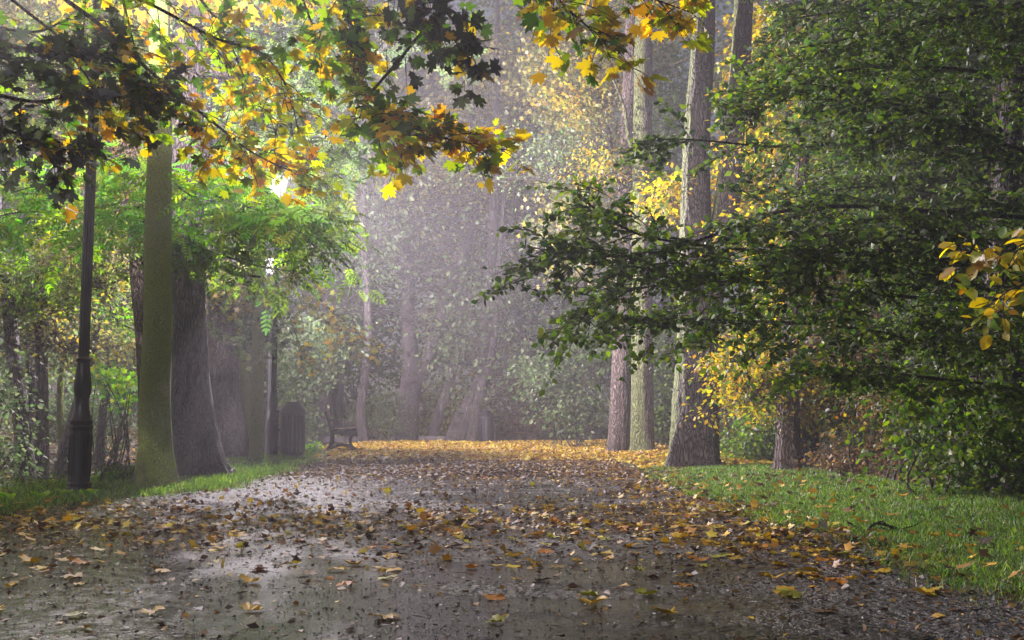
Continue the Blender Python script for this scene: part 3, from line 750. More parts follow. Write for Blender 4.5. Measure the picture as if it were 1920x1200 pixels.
# ---------------------------------------------------------------- FAR centre trees
def far_twigs(f, n=130):
    for i in range(n):
        a = P(rng.uniform(690, 900), rng.uniform(330, 620), 34 + rng.random() * 2)
        e = a + np.array((rng.choice([-1, 1]) * rng.uniform(0.8, 3.2), rng.normal() * .4, rng.uniform(-1.6, 0.6)))
        m = (a + e) / 2 + np.array((0, 0, rng.uniform(0.1, 0.7)))
        f.t.add(catmull([a, m, e], 14), interp([0.03, 0.008], 14), 3)
def fork_crown(f, p):
    cloud(f, 790, 350, 35, 360, 130, 40, 26, 0.11, 'yellow', cl=.6)
    cloud(f, 880, 520, 38, 200, 160, 26, 22, 0.13, 'khaki', cl=.8)
    cloud(f, 700, 200, 36, 260, 200, 30, 20, 0.16, 'khaki', cl=.8)
    cloud(f, 880, 200, 37, 340, 360, 50, 24, 0.17, 'khaki', cl=.9)
    far_twigs(f)
tree('forked_tree', 'hazy grey tree in the centre distance whose trunk forks into two stems', 36,
     [(760, 830, 42), (763, 790, 39), (770, 720, 42), (772, 680, 34), (766, 620, 27), (766, 480, 22), (770, 330, 18), (765, 150, 14)], M_BARK_GREY, k=40, n=100, ridges=0.08, seed=51, up=3,
     limbs=[([(774, 720), (790, 690), (812, 640), (840, 540), (880, 440), (930, 330)], 30, 10), ([(768, 450), (720, 380), (690, 300)], 10, 4)], crown=fork_crown)
ft = [
 ('distant_tree', 'pale trunk with a bend, left of the forked tree in the distance', 33, [(682, 822, 20), (676, 770, 17), (684, 700, 16), (690, 600, 14), (680, 400, 12)], 'pale'),
 ('distant_tree', 'thin leaning trunk just right of the forked tree', 37, [(806, 828, 24), (822, 780, 20), (845, 710, 18), (862, 620, 15), (880, 450, 12)], 'khaki'),
 ('distant_tree', 'wide trunk leaning right toward the far litter bin', 35, [(852, 828, 46), (868, 790, 40), (892, 740, 34), (912, 680, 28), (914, 560, 24), (924, 450, 20), (930, 250, 16)], 'khaki'),
 ('distant_tree', 'slim trunk touching the left side of the far litter bin', 34.5, [(884, 828, 24), (892, 780, 20), (904, 720, 16), (925, 640, 13)], 'pale'),
 ('distant_tree', 'broad faint trunk in the mist right of the bin beside the middle lamp', 42, [(606, 820, 40), (610, 740, 30), (616, 640, 26), (620, 400, 22), (625, 150, 18)], 'pale'),
 ('distant_tree', 'faint trunk in the mist behind the backrest of the bench', 44, [(630, 818, 26), (634, 740, 22), (640, 600, 20), (650, 300, 16)], 'pale'),
 ('distant_tree', 'misty trunk between the far litter bin and the pale bush', 40, [(985, 828, 26), (980, 700, 22), (972, 500, 20), (975, 200, 16)], 'khaki'),
 ('distant_tree', 'misty trunk just left of the deeply ridged brown trunk', 38, [(1098, 830, 30), (1096, 650, 26), (1085, 400, 22), (1080, 100, 18)], 'khaki'),
]
for i, (nm, lb, Y, path, pal) in enumerate(ft):
    cx, cyy = path[-1][0], path[-1][1]
    tree(nm, lb, Y, path, M_BARK_GREY, k=20, n=60, ridges=0.06, seed=60 + i, up=4, group='misty trees beyond the path',
         crown=(lambda cx, cyy, Y, pal: lambda f, p: (cloud(f, cx, cyy - 30, Y, 320, 330, 44, 22, 0.17, pal, cl=.9, depth=2), cloud(f, cx + rng.normal() * 40, min(cyy + 150, 560), Y + 1.5, 200, 160, 10, 20, 0.12, pal, cl=.7)))(cx, cyy, Y, pal))

# tall trees added at left, crowns placed to shade the path and haze
for i, (x, y, z, r_, pal) in enumerate([(-13, 9, 10.5, 3.4, 'green'), (-15, 15, 12, 3.8, 'khaki'), (-12.5, 20.5, 12, 3.6, 'green'), (-17, 25, 13, 4.2, 'khaki'), (-13.5, 31, 15.5, 4.0, 'green'),
                                     (-19, 36, 14, 4.2, 'khaki'), (-10, 5, 9, 2.6, 'yellow'), (-21, 19, 14, 4.0, 'green'), (-20, 30, 15, 4.0, 'green'), (-24, 42, 16, 4.5, 'khaki'), (-17, 43, 17.5, 4.2, 'green')]):
    ft_ = np.array((x, y, float(H(x, y))))
    rt = thing('shade_tree', 'tall tree added in the wood at left, its crown above the frame to block sun', 'tree', ft_, 'added shade trees of the left wood')
    T = Tubes(); T.add(catmull([ft_ - np.array((0, 0, .1)), ft_ + np.array((rng.normal() * .3, 0, z * .5)), (x, y, z + 1)], 40), interp([.34, .26, .14], 40), 20, .08, 3, seed=80 + i)
    link('trunk', T.mesh('trunk', ft_), M_BARK_GREY, rt)
    f = Foliage(); f.clump_cloud((x, y, z), (r_, r_, r_ * .62), 120, 34, 0.26, pal, cl=1.0, hollow=.15, twig_r=.04)
    cr = link('crown', f.foliage_mesh('diamond', ft_), M_LEAF, rt); link('twigs', f.t.mesh('twigs', ft_), M_TWIG, cr)

# ---------------------------------------------------------------- shrubs
shrub('green_shrub', 'pale green bush left of the deeply ridged brown trunk', [(1080, 770, 150, 130), (1040, 700, 150, 130), (1110, 650, 120, 120)], 27, size=0.12, pal='pale', dens=0.9, cl=.35)
shrub('green_shrub', 'grey-green bush between the bench and the forked tree', [(715, 785, 110, 80), (720, 740, 80, 60)], 34, size=0.13, pal='pale', cl=.4, tpl='lance')
shrub('brown_shrub', 'brown-leaved bush right of the far litter bin', [(985, 800, 120, 60), (970, 740, 130, 80)], 38, size=0.10, pal='brown', cl=.4)
shrub('khaki_shrub', 'khaki bush behind the leaning trunks in the distance', [(860, 760, 160, 90), (830, 800, 120, 50)], 41, size=0.10, pal='khaki', cl=.4)
shrub('green_shrub', 'hazy bush behind the middle lamp post and its bin', [(560, 700, 140, 150), (600, 640, 140, 120), (570, 790, 90, 80)], 31, size=0.12, pal='pale', cl=.4)
shrub('green_shrub', 'tiny yellowish bush between the near bin and the bench', [(590, 842, 34, 26)], 22.5, size=0.07, pal='lime', cl=.12, depth=0.3, dens=3)
shrub('yellow_shrub', 'bright yellow bush between the oak and the rough brown trunk', [(1400, 710, 130, 150), (1370, 650, 100, 100)], 18.5, size=0.08, pal='yellow', dens=1.6)
shrub('green_shrub', 'dark green bush under the bright yellow leaves right of the oak', [(1400, 840, 130, 110), (1430, 790, 140, 90)], 17, size=0.075, pal='green', dens=1.6)
shrub('green_shrub', 'dark green bush seen between the two-toned trunk and the oak', [(1240, 760, 60, 190), (1240, 660, 70, 100)], 26, size=0.10, pal='dark', dens=1.6)
shrub('brown_shrub', 'low brown bush on the grass edge right of the rough brown trunk', [(1560, 880, 110, 90), (1600, 850, 120, 80)], 12.8, size=0.055, pal='brown', dens=1.6)
shrub('brown_shrub', 'orange-brown twiggy bush beside the round-leaved bush at right', [(1690, 860, 110, 170), (1660, 760, 120, 140)], 11.4, size=0.055, pal='brown', dens=1.4, tpl='lance')
shrub('green_shrub', 'dark undergrowth behind the rough brown trunk', [(1600, 780, 200, 170), (1700, 700, 200, 150), (1480, 560, 200, 160)], 16, size=0.085, pal='dark', dens=1.3)
shrub('green_shrub', 'dense leafy thicket behind the blackish trunk', [(1830, 800, 240, 280), (1880, 560, 240, 260), (1850, 300, 260, 320)], 11.8, size=0.075, pal='dark', dens=1.2)
shrub('round_leaf_shrub', 'round-leaved bush reaching the grass near the right edge', [(1800, 870, 190, 150), (1880, 820, 160, 240), (1740, 800, 110, 120)], 8.8, size=0.06, pal='green', dens=2.6, cl=.22, leafmat=M_GLOSSY)
shrub('green_shrub', 'green bush at the left edge of the photo beside the leaning trunk', [(10, 850, 90, 160), (-10, 740, 90, 120)], 14, size=0.07, pal='pale', dens=1.4)
shrub('lime_shrub', 'sunlit lime spray of leaves between lamp post and mossy tree', [(215, 730, 90, 60), (190, 700, 70, 50)], 17, size=0.09, pal='lime', dens=1.4, tpl='star')
shrub('green_shrub', 'dark green bush behind the lamp post in the wood', [(190, 800, 120, 100), (230, 660, 110, 150)], 21, size=0.085, pal='pale', dens=1.3)
shrub('green_shrub', 'misty bush among the thin trunks at left', [(100, 780, 240, 180), (50, 660, 200, 160)], 24, size=0.1, pal='pale', dens=1.1)
shrub('bramble', 'low dark bramble at the foot of the mossy tree, left side', [(215, 895, 90, 40), (250, 885, 70, 50)], 12.6, size=0.04, pal='dark', dens=5, cl=.15, depth=.4, tpl='lance')
shrub('bramble', 'low dark bramble left of the nearest lamp post', [(60, 915, 150, 50), (110, 920, 60, 30)], 11.2, size=0.04, pal='dark', dens=4, cl=.15, depth=.4, tpl='lance')

# far mass of woodland that closes the view
def far_woods():
    f = Foliage()
    for i in range(430):
        x = rng.uniform(-34, 38); y = rng.uniform(46, 60); z = rng.uniform(0.3, 25)
        pal = rng.choice(['khaki', 'pale', 'brown', 'dark'], p=[.15, .25, .1, .5])
        f.clump_cloud((x, y, z), (3.0, 2.0, 2.4), 20, 22, 0.30, str(pal), cl=1.1, hollow=0.1, twig_r=0.03)
    for i in range(26):
        x = rng.uniform(-34, 38); y = rng.uniform(44, 52)
        f.t.add(catmull([(x, y, 0), (x + rng.normal() * .5, y, 8), (x + rng.normal() * 1.5, y, 24)], 14), interp([rng.uniform(.12, .35), .08], 14), 8)
    o = tag(link('far_woods', f.foliage_mesh('diamond', (0, 0, 0)), M_LEAF), 'misty mass of woodland closing the view behind everything', 'woodland', kind='stuff')
    link('trunks', f.t.mesh('trunks'), M_BARK_GREY, o)
far_woods()

# ---------------------------------------------------------------- overhanging branches of trees beside the frame
def hanging_tree(name, label, foot, trunk_top, tr, limbs, tpl, leafmat, barkm=M_TWIG, group=None, crown=None):
    """limbs: (path points (px,py,Y), r0, list of kwargs for spray)"""
    foot = np.array(foot, float); foot[2] = float(H(foot[0], foot[1]))
    root = thing(name, label, 'tree', foot, group)
    top = np.array(trunk_top, float)
    T = Tubes(); T.add(catmull([foot - np.array((0, 0, .1)), foot * .5 + top * .5 + np.array((.1, 0, 0)), top], 80), interp([tr * 1.25, tr, tr * .9, tr * .7], 80), 40, 0.09, 4, seed=3)
    link('trunk', T.mesh('trunk', foot), barkm, root)
    if crown:
        f = Foliage()
        for (c, rad, n, per, pal) in crown: f.clump_cloud(c, rad, n, per, 0.13, pal, cl=.4, src=top)
        cr = link('crown', f.foliage_mesh('star', foot), leafmat, root); link('twigs', f.t.mesh('twigs', foot), M_TWIG, cr)
    for (p, r0, kw) in limbs:
        pp = pts(p)
        f = Foliage(); f.spray(pp, r0, **kw)
        T = Tubes()
        a = top.copy(); e = pp[0]
        if np.linalg.norm(a - e) > .3:
            mid = (a + e) / 2 + np.array((0, 0, 0.35 * np.linalg.norm(a - e) * 0.4))
            T.add(catmull([a, mid, e], 24), interp([r0 * 2.4, r0], 24), 10, 0.05)
        T.V += f.t.V and [v for v in f.t.V]; base_l, base_n = T.l, T.n
        T.L += [l + base_n for l in f.t.L]; T.S += [s_ + base_l for s_ in f.t.S]
        b = link('branch', T.mesh('branch', foot), M_TWIG, root)
        link('leaves', f.foliage_mesh(tpl, foot), leafmat, b)
    return root

K = lambda tw, tl, per, size, pal, **k: dict(twigs=tw, tlen=tl, per=per, size=size, pal=pal, **k)
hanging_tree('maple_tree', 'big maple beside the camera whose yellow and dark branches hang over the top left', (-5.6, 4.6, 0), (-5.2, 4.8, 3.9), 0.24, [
    ([(-120, 60, 5.2), (40, 90, 5.4), (160, 110, 5.6), (290, 160, 5.7)], 0.014, K(16, 0.50, 12, 0.080, 'shademap', sub=2, face=0.0)),
    ([(-100, 150, 5.0), (60, 190, 5.2), (180, 170, 5.4), (330, 190, 5.6)], 0.012, K(13, 0.42, 12, 0.077, 'shademap', sub=2, face=0.0)),
    ([(-120, 200, 5.2), (0, 240, 5.3), (90, 270, 5.4), (165, 285, 5.4)], 0.012, K(15, 0.40, 11, 0.074, 'shademap', pal2='maple', split=.5, sub=2, face=0.0)),
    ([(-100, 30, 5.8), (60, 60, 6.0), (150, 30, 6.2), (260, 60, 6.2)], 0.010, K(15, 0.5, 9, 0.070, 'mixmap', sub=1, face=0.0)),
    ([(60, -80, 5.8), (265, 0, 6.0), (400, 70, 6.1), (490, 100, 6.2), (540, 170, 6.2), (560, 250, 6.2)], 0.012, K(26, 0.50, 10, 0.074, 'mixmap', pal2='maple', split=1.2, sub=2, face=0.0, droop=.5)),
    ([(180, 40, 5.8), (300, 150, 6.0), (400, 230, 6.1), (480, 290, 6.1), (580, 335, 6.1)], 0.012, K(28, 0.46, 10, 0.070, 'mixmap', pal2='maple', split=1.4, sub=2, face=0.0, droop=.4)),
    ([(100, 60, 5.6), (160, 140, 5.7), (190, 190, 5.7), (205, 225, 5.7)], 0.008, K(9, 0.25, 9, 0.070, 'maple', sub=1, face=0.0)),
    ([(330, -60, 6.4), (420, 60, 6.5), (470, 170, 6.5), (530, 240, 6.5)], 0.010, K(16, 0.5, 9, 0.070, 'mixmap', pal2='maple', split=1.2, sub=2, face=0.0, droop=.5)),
    ([(200, -80, 6.2), (230, 0, 6.3), (260, 120, 6.3), (290, 230, 6.3)], 0.010, K(12, 0.55, 10, 0.077, 'shademap', pal2='maple', split=.5, sub=2, face=0.0)),
], 'maple', M_LEAF, M_BARK_NIGHT, crown=[((-2.2, 1.4, 4.6), (1.6, 1.2, .7), 70, 26, 'mixmap'), ((1.4, 1.2, 4.8), (1.6, 1.2, .7), 70, 26, 'mixmap'), ((-0.4, -0.6, 4.8), (2.2, 1.2, .7), 80, 26, 'mixmap'), ((-5.8, 5.6, 4.2), (1.6, 1.2, 0.8), 90, 26, 'mixmap'), ((-4.4, 4.3, 3.6), (1.1, 0.9, 0.6), 60, 26, 'mixmap'), ((-4.9, 7.0, 4.9), (1.2, 0.8, 0.6), 50, 26, 'mixmap')])  # unseen crown clumps added above the camera to shade the near path
hanging_tree('maple_tree', 'maple out of frame overhead with branches drooping into the top centre and top right', (4.6, 2.6, 0), (3.6, 3.4, 5.0), 0.2, [
    ([(620, -120, 5.6), (645, 0, 5.6), (668, 90, 5.6), (690, 200, 5.6), (735, 245, 5.6), (850, 262, 5.7), (965, 284, 5.8)], 0.014,
        K(48, 0.36, 10, 0.074, 'mixmap', pal2='maple', split=.9, sub=2, face=0.0, droop=.35, start=.12)),
    ([(690, 180, 5.6), (740, 225, 5.6), (830, 235, 5.7), (920, 260, 5.8)], 0.008, K(24, 0.28, 10, 0.070, 'mixmap', pal2='maple', split=1., sub=1, face=0.0, droop=.3)),
    ([(520, -120, 5.8), (560, -20, 5.8), (590, 60, 5.8), (600, 110, 5.8)], 0.010, K(16, 0.4, 9, 0.070, 'mixmap', sub=1, face=0.0)),
    ([(740, -130, 5.2), (800, -20, 5.2), (850, 40, 5.2), (885, 100, 5.2)], 0.010, K(16, 0.38, 10, 0.077, 'shademap', sub=1, face=0.0, droop=.5)),
    ([(690, -100, 5.4), (760, 0, 5.4), (830, 20, 5.4)], 0.010, K(12, 0.4, 9, 0.077, 'shademap', pal2='mixmap', split=.8, sub=1, face=0.0, droop=.4)),
    ([(950, -130, 5.0), (1020, -30, 5.0), (1090, 40, 5.0), (1150, 85, 5.0)], 0.010, K(21, 0.36, 10, 0.077, 'mixmap', pal2='maple', split=1.0, sub=1, face=0.0, droop=.4)),
    ([(1050, -130, 5.0), (1130, -50, 5.0), (1220, -5, 5.0), (1300, 25, 5.0)], 0.010, K(19, 0.34, 10, 0.074, 'mixmap', pal2='maple', split=1.2, sub=1, face=0.0, droop=.3)),
], 'maple', M_LEAF, M_BARK_NIGHT)
BK = lambda tw, tl, pal='dark', per=32, size=0.053, **k: K(int(tw * 1.28), tl, per, size, pal, sub=3, droop=.22, flatness=.30, leafdroop=.35, face=.8, **k)
hanging_tree('hornbeam_tree', 'large round-leaved tree whose dark green boughs fill the upper right', (6.4, 9.0, 0), (6.0, 8.6, 3.6), 0.26, [
    ([(2080, 620, 8.0), (1900, 560, 7.8), (1640, 480, 7.5), (1420, 470, 7.2), (1200, 440, 7.0), (1085, 370, 6.9)], 0.02, BK(60, 0.85, 'green', start=.05)),
    ([(2080, 420, 7.6), (1800, 400, 7.4), (1500, 390, 7.2), (1250, 470, 7.0), (1080, 480, 6.9), (1040, 474, 6.8)], 0.02, BK(60, 0.7, 'dark', start=.05)),
    ([(2080, 560, 8.4), (1750, 560, 8.0), (1450, 530, 7.6), (1200, 540, 7.3), (1095, 590, 7.2)], 0.018, BK(60, 0.8, 'green', start=.05)),
    ([(2080, 640, 8.8), (1800, 640, 8.4), (1550, 610, 8.0), (1350, 600, 7.8), (1180, 600, 7.6)], 0.018, BK(58, 0.75, 'dark', start=.05)),
    ([(2080, 180, 8.0), (1800, 130, 7.9), (1600, 130, 7.7), (1500, 160, 7.5), (1400, 180, 7.4)], 0.018, BK(46, 0.7, 'green', start=.05)),
    ([(2080, 300, 8.4), (1800, 280, 8.2), (1600, 270, 8.0), (1450, 275, 7.8), (1300, 262, 7.6), (1190, 265, 7.5)], 0.016, BK(34, 0.55, 'dark', start=.05)),
    ([(2080, 40, 8.2), (1800, 10, 8.0), (1600, 20, 7.9), (1450, 40, 7.8)], 0.018, BK(44, 0.85, 'dark', start=.05)),
    ([(2080, -40, 7.4), (1850, 20, 7.4), (1650, 60, 7.3), (1500, 90, 7.2)], 0.018, BK(40, 0.7, 'green', start=.05)),
    ([(2080, 120, 9.0), (1850, 90, 9.0), (1650, 60, 9.0), (1480, -20, 8.8)], 0.018, BK(44, 0.8, 'dark', start=.05)),
    ([(2080, 420, 9.2), (1850, 380, 9.2), (1650, 350, 9.0), (1480, 370, 8.8)], 0.018, BK(44, 0.8, 'dark', start=.05)),
    ([(2080, 500, 7.0), (1850, 480, 6.9), (1650, 440, 6.8), (1480, 480, 6.7)], 0.016, BK(46, 0.7, 'dark', start=.05)),
    ([(2080, 740, 8.2), (1850, 720, 8.0), (1650, 700, 7.9), (1500, 690, 7.8)], 0.016, BK(40, 0.6, 'green', start=.05)),
    ([(2080, 330, 6.6), (1850, 260, 6.6), (1700, 200, 6.6), (1560, 180, 6.6)], 0.016, BK(40, 0.7, 'dark', start=.05)),
], 'ovate', M_GLOSSY, M_BARK_NIGHT)
hanging_tree('linden_tree', 'yellow-leaved branch of a tree beyond the right edge, hanging against the dark green', (4.4, 5.2, 0), (3.6, 5.0, 3.0), 0.12, [
    ([(2080, 400, 4.8), (1960, 440, 4.8), (1880, 470, 4.8), (1800, 462, 4.8)], 0.008, K(20, 0.24, 8, 0.070, 'yellow', sub=1, droop=.4, leafdroop=.9)),
    ([(2080, 500, 4.8), (1980, 520, 4.8), (1900, 540, 4.8), (1850, 580, 4.8)], 0.008, K(20, 0.24, 8, 0.070, 'yellow', sub=1, droop=.4, leafdroop=.9)),
], 'ovate', M_LEAF, M_BARK_NIGHT)

# ---------------------------------------------------------------- lamp posts
LEN_P = [(0.135, 0.0), (0.128, 0.03), (0.112, 0.05), (0.106, 0.085), (0.112, 0.09), (0.112, 0.11), (0.099, 0.12), (0.097, 0.60), (0.106, 0.61), (0.108, 0.64), (0.100, 0.65)]
LEN_B = [(0.100, 0.65), (0.104, 0.66), (0.106, 0.69), (0.098, 0.70), (0.086, 0.72), (0.078, 0.76), (0.068, 0.80), (0.063, 0.86), (0.062, 0.90), (0.068, 0.905), (0.068, 0.925),
         (0.074, 0.94), (0.080, 0.99), (0.078, 1.04), (0.068, 1.12), (0.058, 1.20), (0.056, 1.235), (0.068, 1.245), (0.070, 1.27), (0.056, 1.28), (0.050, 1.29)]
def lamp_post(x, y, label, power):
    z0 = float(H(x, y)) - 0.01
    root = thing('lamp_post', label, 'street lamp', (x, y, z0), 'black iron park lamp posts')
    b = MB(); b.lathe(LEN_P, 8, rot=R(22.5))
    pl = b.build('pedestal', M_IRON, root, bevel=0.004)
    d = MB()
    for i in range(8):
        a = R(45 * i); rot = Matrix.Rotation(a, 3, 'Z')
        for q in ((0.185, 0.012), (0.555, 0.012)): d.box(rot @ Vector((0.0925, 0, q[0])), (0.010, 0.052, q[1]), rot)
        for q in (-0.024, 0.024): d.box(rot @ Vector((0.0925, q, 0.37)), (0.010, 0.008, 0.355), rot)
    d.build('door_moulding', M_IRON, pl)
    b = MB(); b.lathe(LEN_B, 32); b.build('baluster', M_IRON, root, smooth=True)
    b = MB()
    prof = [(0.050, 1.285), (0.049, 2.9), (0.042, 4.55)]
    n = 24; k = len(b.v)
    for r, z in prof:
        for i in range(n * 2):
            a = math.pi * i / n; rr = r * (1 if i % 4 < 2 else 0.92)
            b.v.append((rr * math.cos(a), rr * math.sin(a), z))
    m = n * 2
    for j in range(len(prof) - 1):
        for i in range(m): b.f.append((k + j * m + i, k + j * m + (i + 1) % m, k + (j + 1) * m + (i + 1) % m, k + (j + 1) * m + i))
    b.build('pole', M_IRON, root)
    b = MB(); b.lathe([(0.044, 4.55), (0.066, 4.56), (0.066, 4.60), (0.04, 4.63), (0.035, 4.75), (0.06, 4.82), (0.14, 4.86), (0.15, 4.88), (0.14, 4.895)], 24)
    b.build('lantern_bracket', M_IRON, root, smooth=True)
    ln = MB()
    for i in range(6):
        a = R(60 * i); ca, sa = math.cos(a), math.sin(a)
        p0, p1 = Vector((0.125 * ca, 0.125 * sa, 4.89)), Vector((0.195 * ca, 0.195 * sa, 5.32))
        q = (p1 - p0).to_track_quat('Z', 'Y').to_matrix(); ln.box((p0 + p1) / 2, (0.016, 0.016, (p1 - p0).length), q)
    ln.lathe([(0.195, 5.31), (0.225, 5.315), (0.225, 5.335), (0.15, 5.42), (0.07, 5.49), (0.04, 5.51), (0.035, 5.54), (0.05, 5.57), (0.03, 5.61), (0.008, 5.68)], 12, rot=0)
    lf = ln.build('lantern', M_IRON, root)
    gl = MB()
    for i in range(6):
        a0, a1 = R(60 * i + 4), R(60 * i + 56); k = len(gl.v)
        for (r, z, a) in ((0.120, 4.90, a0), (0.120, 4.90, a1), (0.188, 5.31, a1), (0.188, 5.31, a0)): gl.v.append((r * math.cos(a), r * math.sin(a), z))
        gl.f.append((k, k + 1, k + 2, k + 3))
    gl.build('glass', M_GLASS, lf)
    bb = MB(); bb.lathe([(0.01, 5.10), (0.03, 5.12), (0.04, 5.16), (0.04, 5.22), (0.03, 5.27), (0.01, 5.30)], 16)
    bb.build('bulb', M_BULB, lf, smooth=True)
    l = bpy.data.lights.new('lamp_light', 'POINT'); l.energy = power; l.color = (1.0, 0.89, 0.97); l.shadow_soft_size = 0.055
    lo = bpy.data.objects.new('lamp_light', l); COL.objects.link(lo); lo.parent = root; lo.location = (0, 0, 5.0)
    return root
def foot(px, Y): return P(px, 800, Y)[0], Y
lamp_post(*foot(152, 10.07), 'nearest and tallest lamp post, in front of the mossy tree at left', 7000)
lamp_post(-4.9, -1.2, 'added lamp post continuing the row behind the camera, unseen', 3000)  # extra lamp, added to light the mossy trunk from the front
lamp_post(*foot(512, 20.0), 'middle lamp post with a litter bin fixed to its right side', 24000)
lamp_post(*foot(503, 28.6), 'farthest lamp post, faint and thin just behind the middle one', 7500)

# ---------------------------------------------------------------- litter bins
def litter_bin(x, y, z, label, h=0.98, r=0.225, side=-1, pole=0.26, rz=0.0):
    root = thing('litter_bin', label, 'litter bin', (x, y, z), 'dark slatted litter bins', rz)
    s = h / 0.98
    b = MB(); b.lathe([(r * .82, 0.02), (r * .90, 0.03), (r * .93, 0.09), (r * .86, 0.095), (r * .86, 0.04), (0.02, 0.035)], 32); b.build('base', M_BIN, root, smooth=True)
    b = MB(); ns = 18
    for i in range(ns):
        a = 2 * math.pi * (i + .5) / ns
        if i % 9 == 4: pass
        rot = Matrix.Rotation(a, 3, 'Z')
        tilt = Matrix.Rotation(R(-1.6), 3, 'Y')
        b.box(rot @ Vector((r * .95, 0, 0.09 + 0.33 * s)), (0.012, 2 * math.pi * r / ns * 0.70, 0.66 * s), rot @ tilt)
    b.build('slats', M_BIN, root)
    for z_ in (0.20, 0.60):
        b = MB(); b.lathe([(r * .90, z_ * s), (r * .925, z_ * s), (r * .925, (z_ + .03) * s), (r * .90, (z_ + .03) * s), (r * .90, z_ * s)], 32, cap=False); b.build('hoop', M_BIN, root, smooth=True)
    zt = 0.74 * s
    b = MB(); b.lathe([(r * .98, zt), (r * 1.10, zt + .005), (r * 1.10, zt + .045), (r * 1.06, zt + .05), (r * 1.09, zt + .055), (r * 1.02, zt + .085), (r * .82, zt + .15), (r * .68, zt + .195),
                       (r * .52, zt + .225), (r * .50, zt + .24), (r * .1, zt + .245)], 36); b.build('lid', M_BIN, root, smooth=True)
    b = MB()
    for z_ in (0.16, 0.48, 0.80): b.box((side * (r + pole) / 2 + side * .02, 0, z_ * s), (pole - 0.02, 0.03, 0.035))
    b.box((side * (r + 0.04), 0, 0.46 * s), (0.022, 0.05, 0.72 * s))
    b.build('mount', M_BIN, root)
    return root
bx, by = foot(549, 20.0)
litter_bin(bx, by, float(H(bx, by)) + 0.02, 'litter bin fixed to the middle lamp post, beside the bench', 1.03, 0.235, -1, 0.21)
bx, by = foot(911, 33.5)
litter_bin(bx, by, 0.02, 'small distant litter bin standing at the far end of the path', 1.0, 0.25, 1, 0.08)

# ---------------------------------------------------------------- bench
def bench(x, y, rz):
    root = thing('park_bench', 'wooden park bench with curved iron ends, seen from the side at the path edge', 'bench', (x, y, 0.0), None, rz)
    def arc(c, r0, r1, a0, a1, n=12):
        o = [(c[0] + r1 * math.cos(R(a0 + (a1 - a0) * i / n)), c[1] + r1 * math.sin(R(a0 + (a1 - a0) * i / n))) for i in range(n + 1)]
        i_ = [(c[0] + r0 * math.cos(R(a1 - (a1 - a0) * i / n)), c[1] + r0 * math.sin(R(a1 - (a1 - a0) * i / n))) for i in range(n + 1)]
        return o + i_
    def strip(pl, w):
        c = catmull([(a, b_, 0) for a, b_ in pl], 20)[:, :2]; t = unit(np.gradient(c, axis=0)); nrm = np.stack([-t[:, 1], t[:, 0]], -1)
        ww = interp(w, 20)[:, None] / 2
        return [tuple(v) for v in (c + nrm * ww)] + [tuple(v) for v in (c - nrm * ww)[::-1]]
    # profile in x (towards the path) and z
    for yy in (-0.80, 0.80):
        m = MB()
        m.prism(strip([(-0.34, 0.90), (-0.29, 0.74), (-0.21, 0.52), (-0.19, 0.38), (-0.22, 0.18), (-0.30, 0.0)], [0.05, 0.07, 0.085, 0.085, 0.07, 0.10]), yy - 0.03, yy + 0.03)
        m.prism(strip([(-0.20, 0.42), (0.05, 0.445), (0.22, 0.465), (0.36, 0.48)], [0.075, 0.06, 0.06, 0.045]), yy - 0.027, yy + 0.027)
        m.prism(strip([(0.30, 0.45), (0.225, 0.36), (0.20, 0.24), (0.25, 0.10), (0.34, 0.0)], [0.07, 0.07, 0.06, 0.065, 0.10]), yy - 0.028, yy + 0.028)
        m.prism(strip([(-0.27, 0.055), (-0.12, 0.13), (0.03, 0.155), (0.17, 0.13), (0.30, 0.055)], [0.05, 0.045, 0.04, 0.045, 0.05]), yy - 0.024, yy + 0.024)
        m.build('end_frame', M_IRON, root, bevel=0.006)
    m = MB()
    for i in range(4):
        px_ = -0.14 + 0.135 * i; m.box((px_, 0, 0.492 + 0.013 * i), (0.115, 1.74, 0.035), Matrix.Rotation(R(-5), 3, 'Y'))
    m.build('seat', M_WOOD, root, bevel=0.006)
    m = MB()
    for i, (a, b_) in enumerate(((-0.215, 0.63), (-0.262, 0.77), (-0.300, 0.88))):
        m.box((a, 0, b_), (0.032, 1.74, 0.115 if i < 2 else 0.10), Matrix.Rotation(R(-19), 3, 'Y'))
    m.build('backrest', M_WOOD, root, bevel=0.006)
bxx = P(640, 800, 24.2)[0]
bench(bxx, 24.2, R(8.7))

# ---------------------------------------------------------------- low kerb where the path bends away
kx = np.linspace(-13, -1.8, 30)
T = MB()
for i in range(len(kx) - 1):
    xm = (kx[i] + kx[i + 1]) / 2; T.box((xm, 36.5 - 0.02 * (xm + 6) ** 2 * 0.2, 0.06), (kx[1] - kx[0] - 0.012, 0.16, 0.24))
tag(T.build('kerb', M_KERB, bevel=0.015), 'low dark stone kerb across the far end of the path', 'kerb', kind='structure')

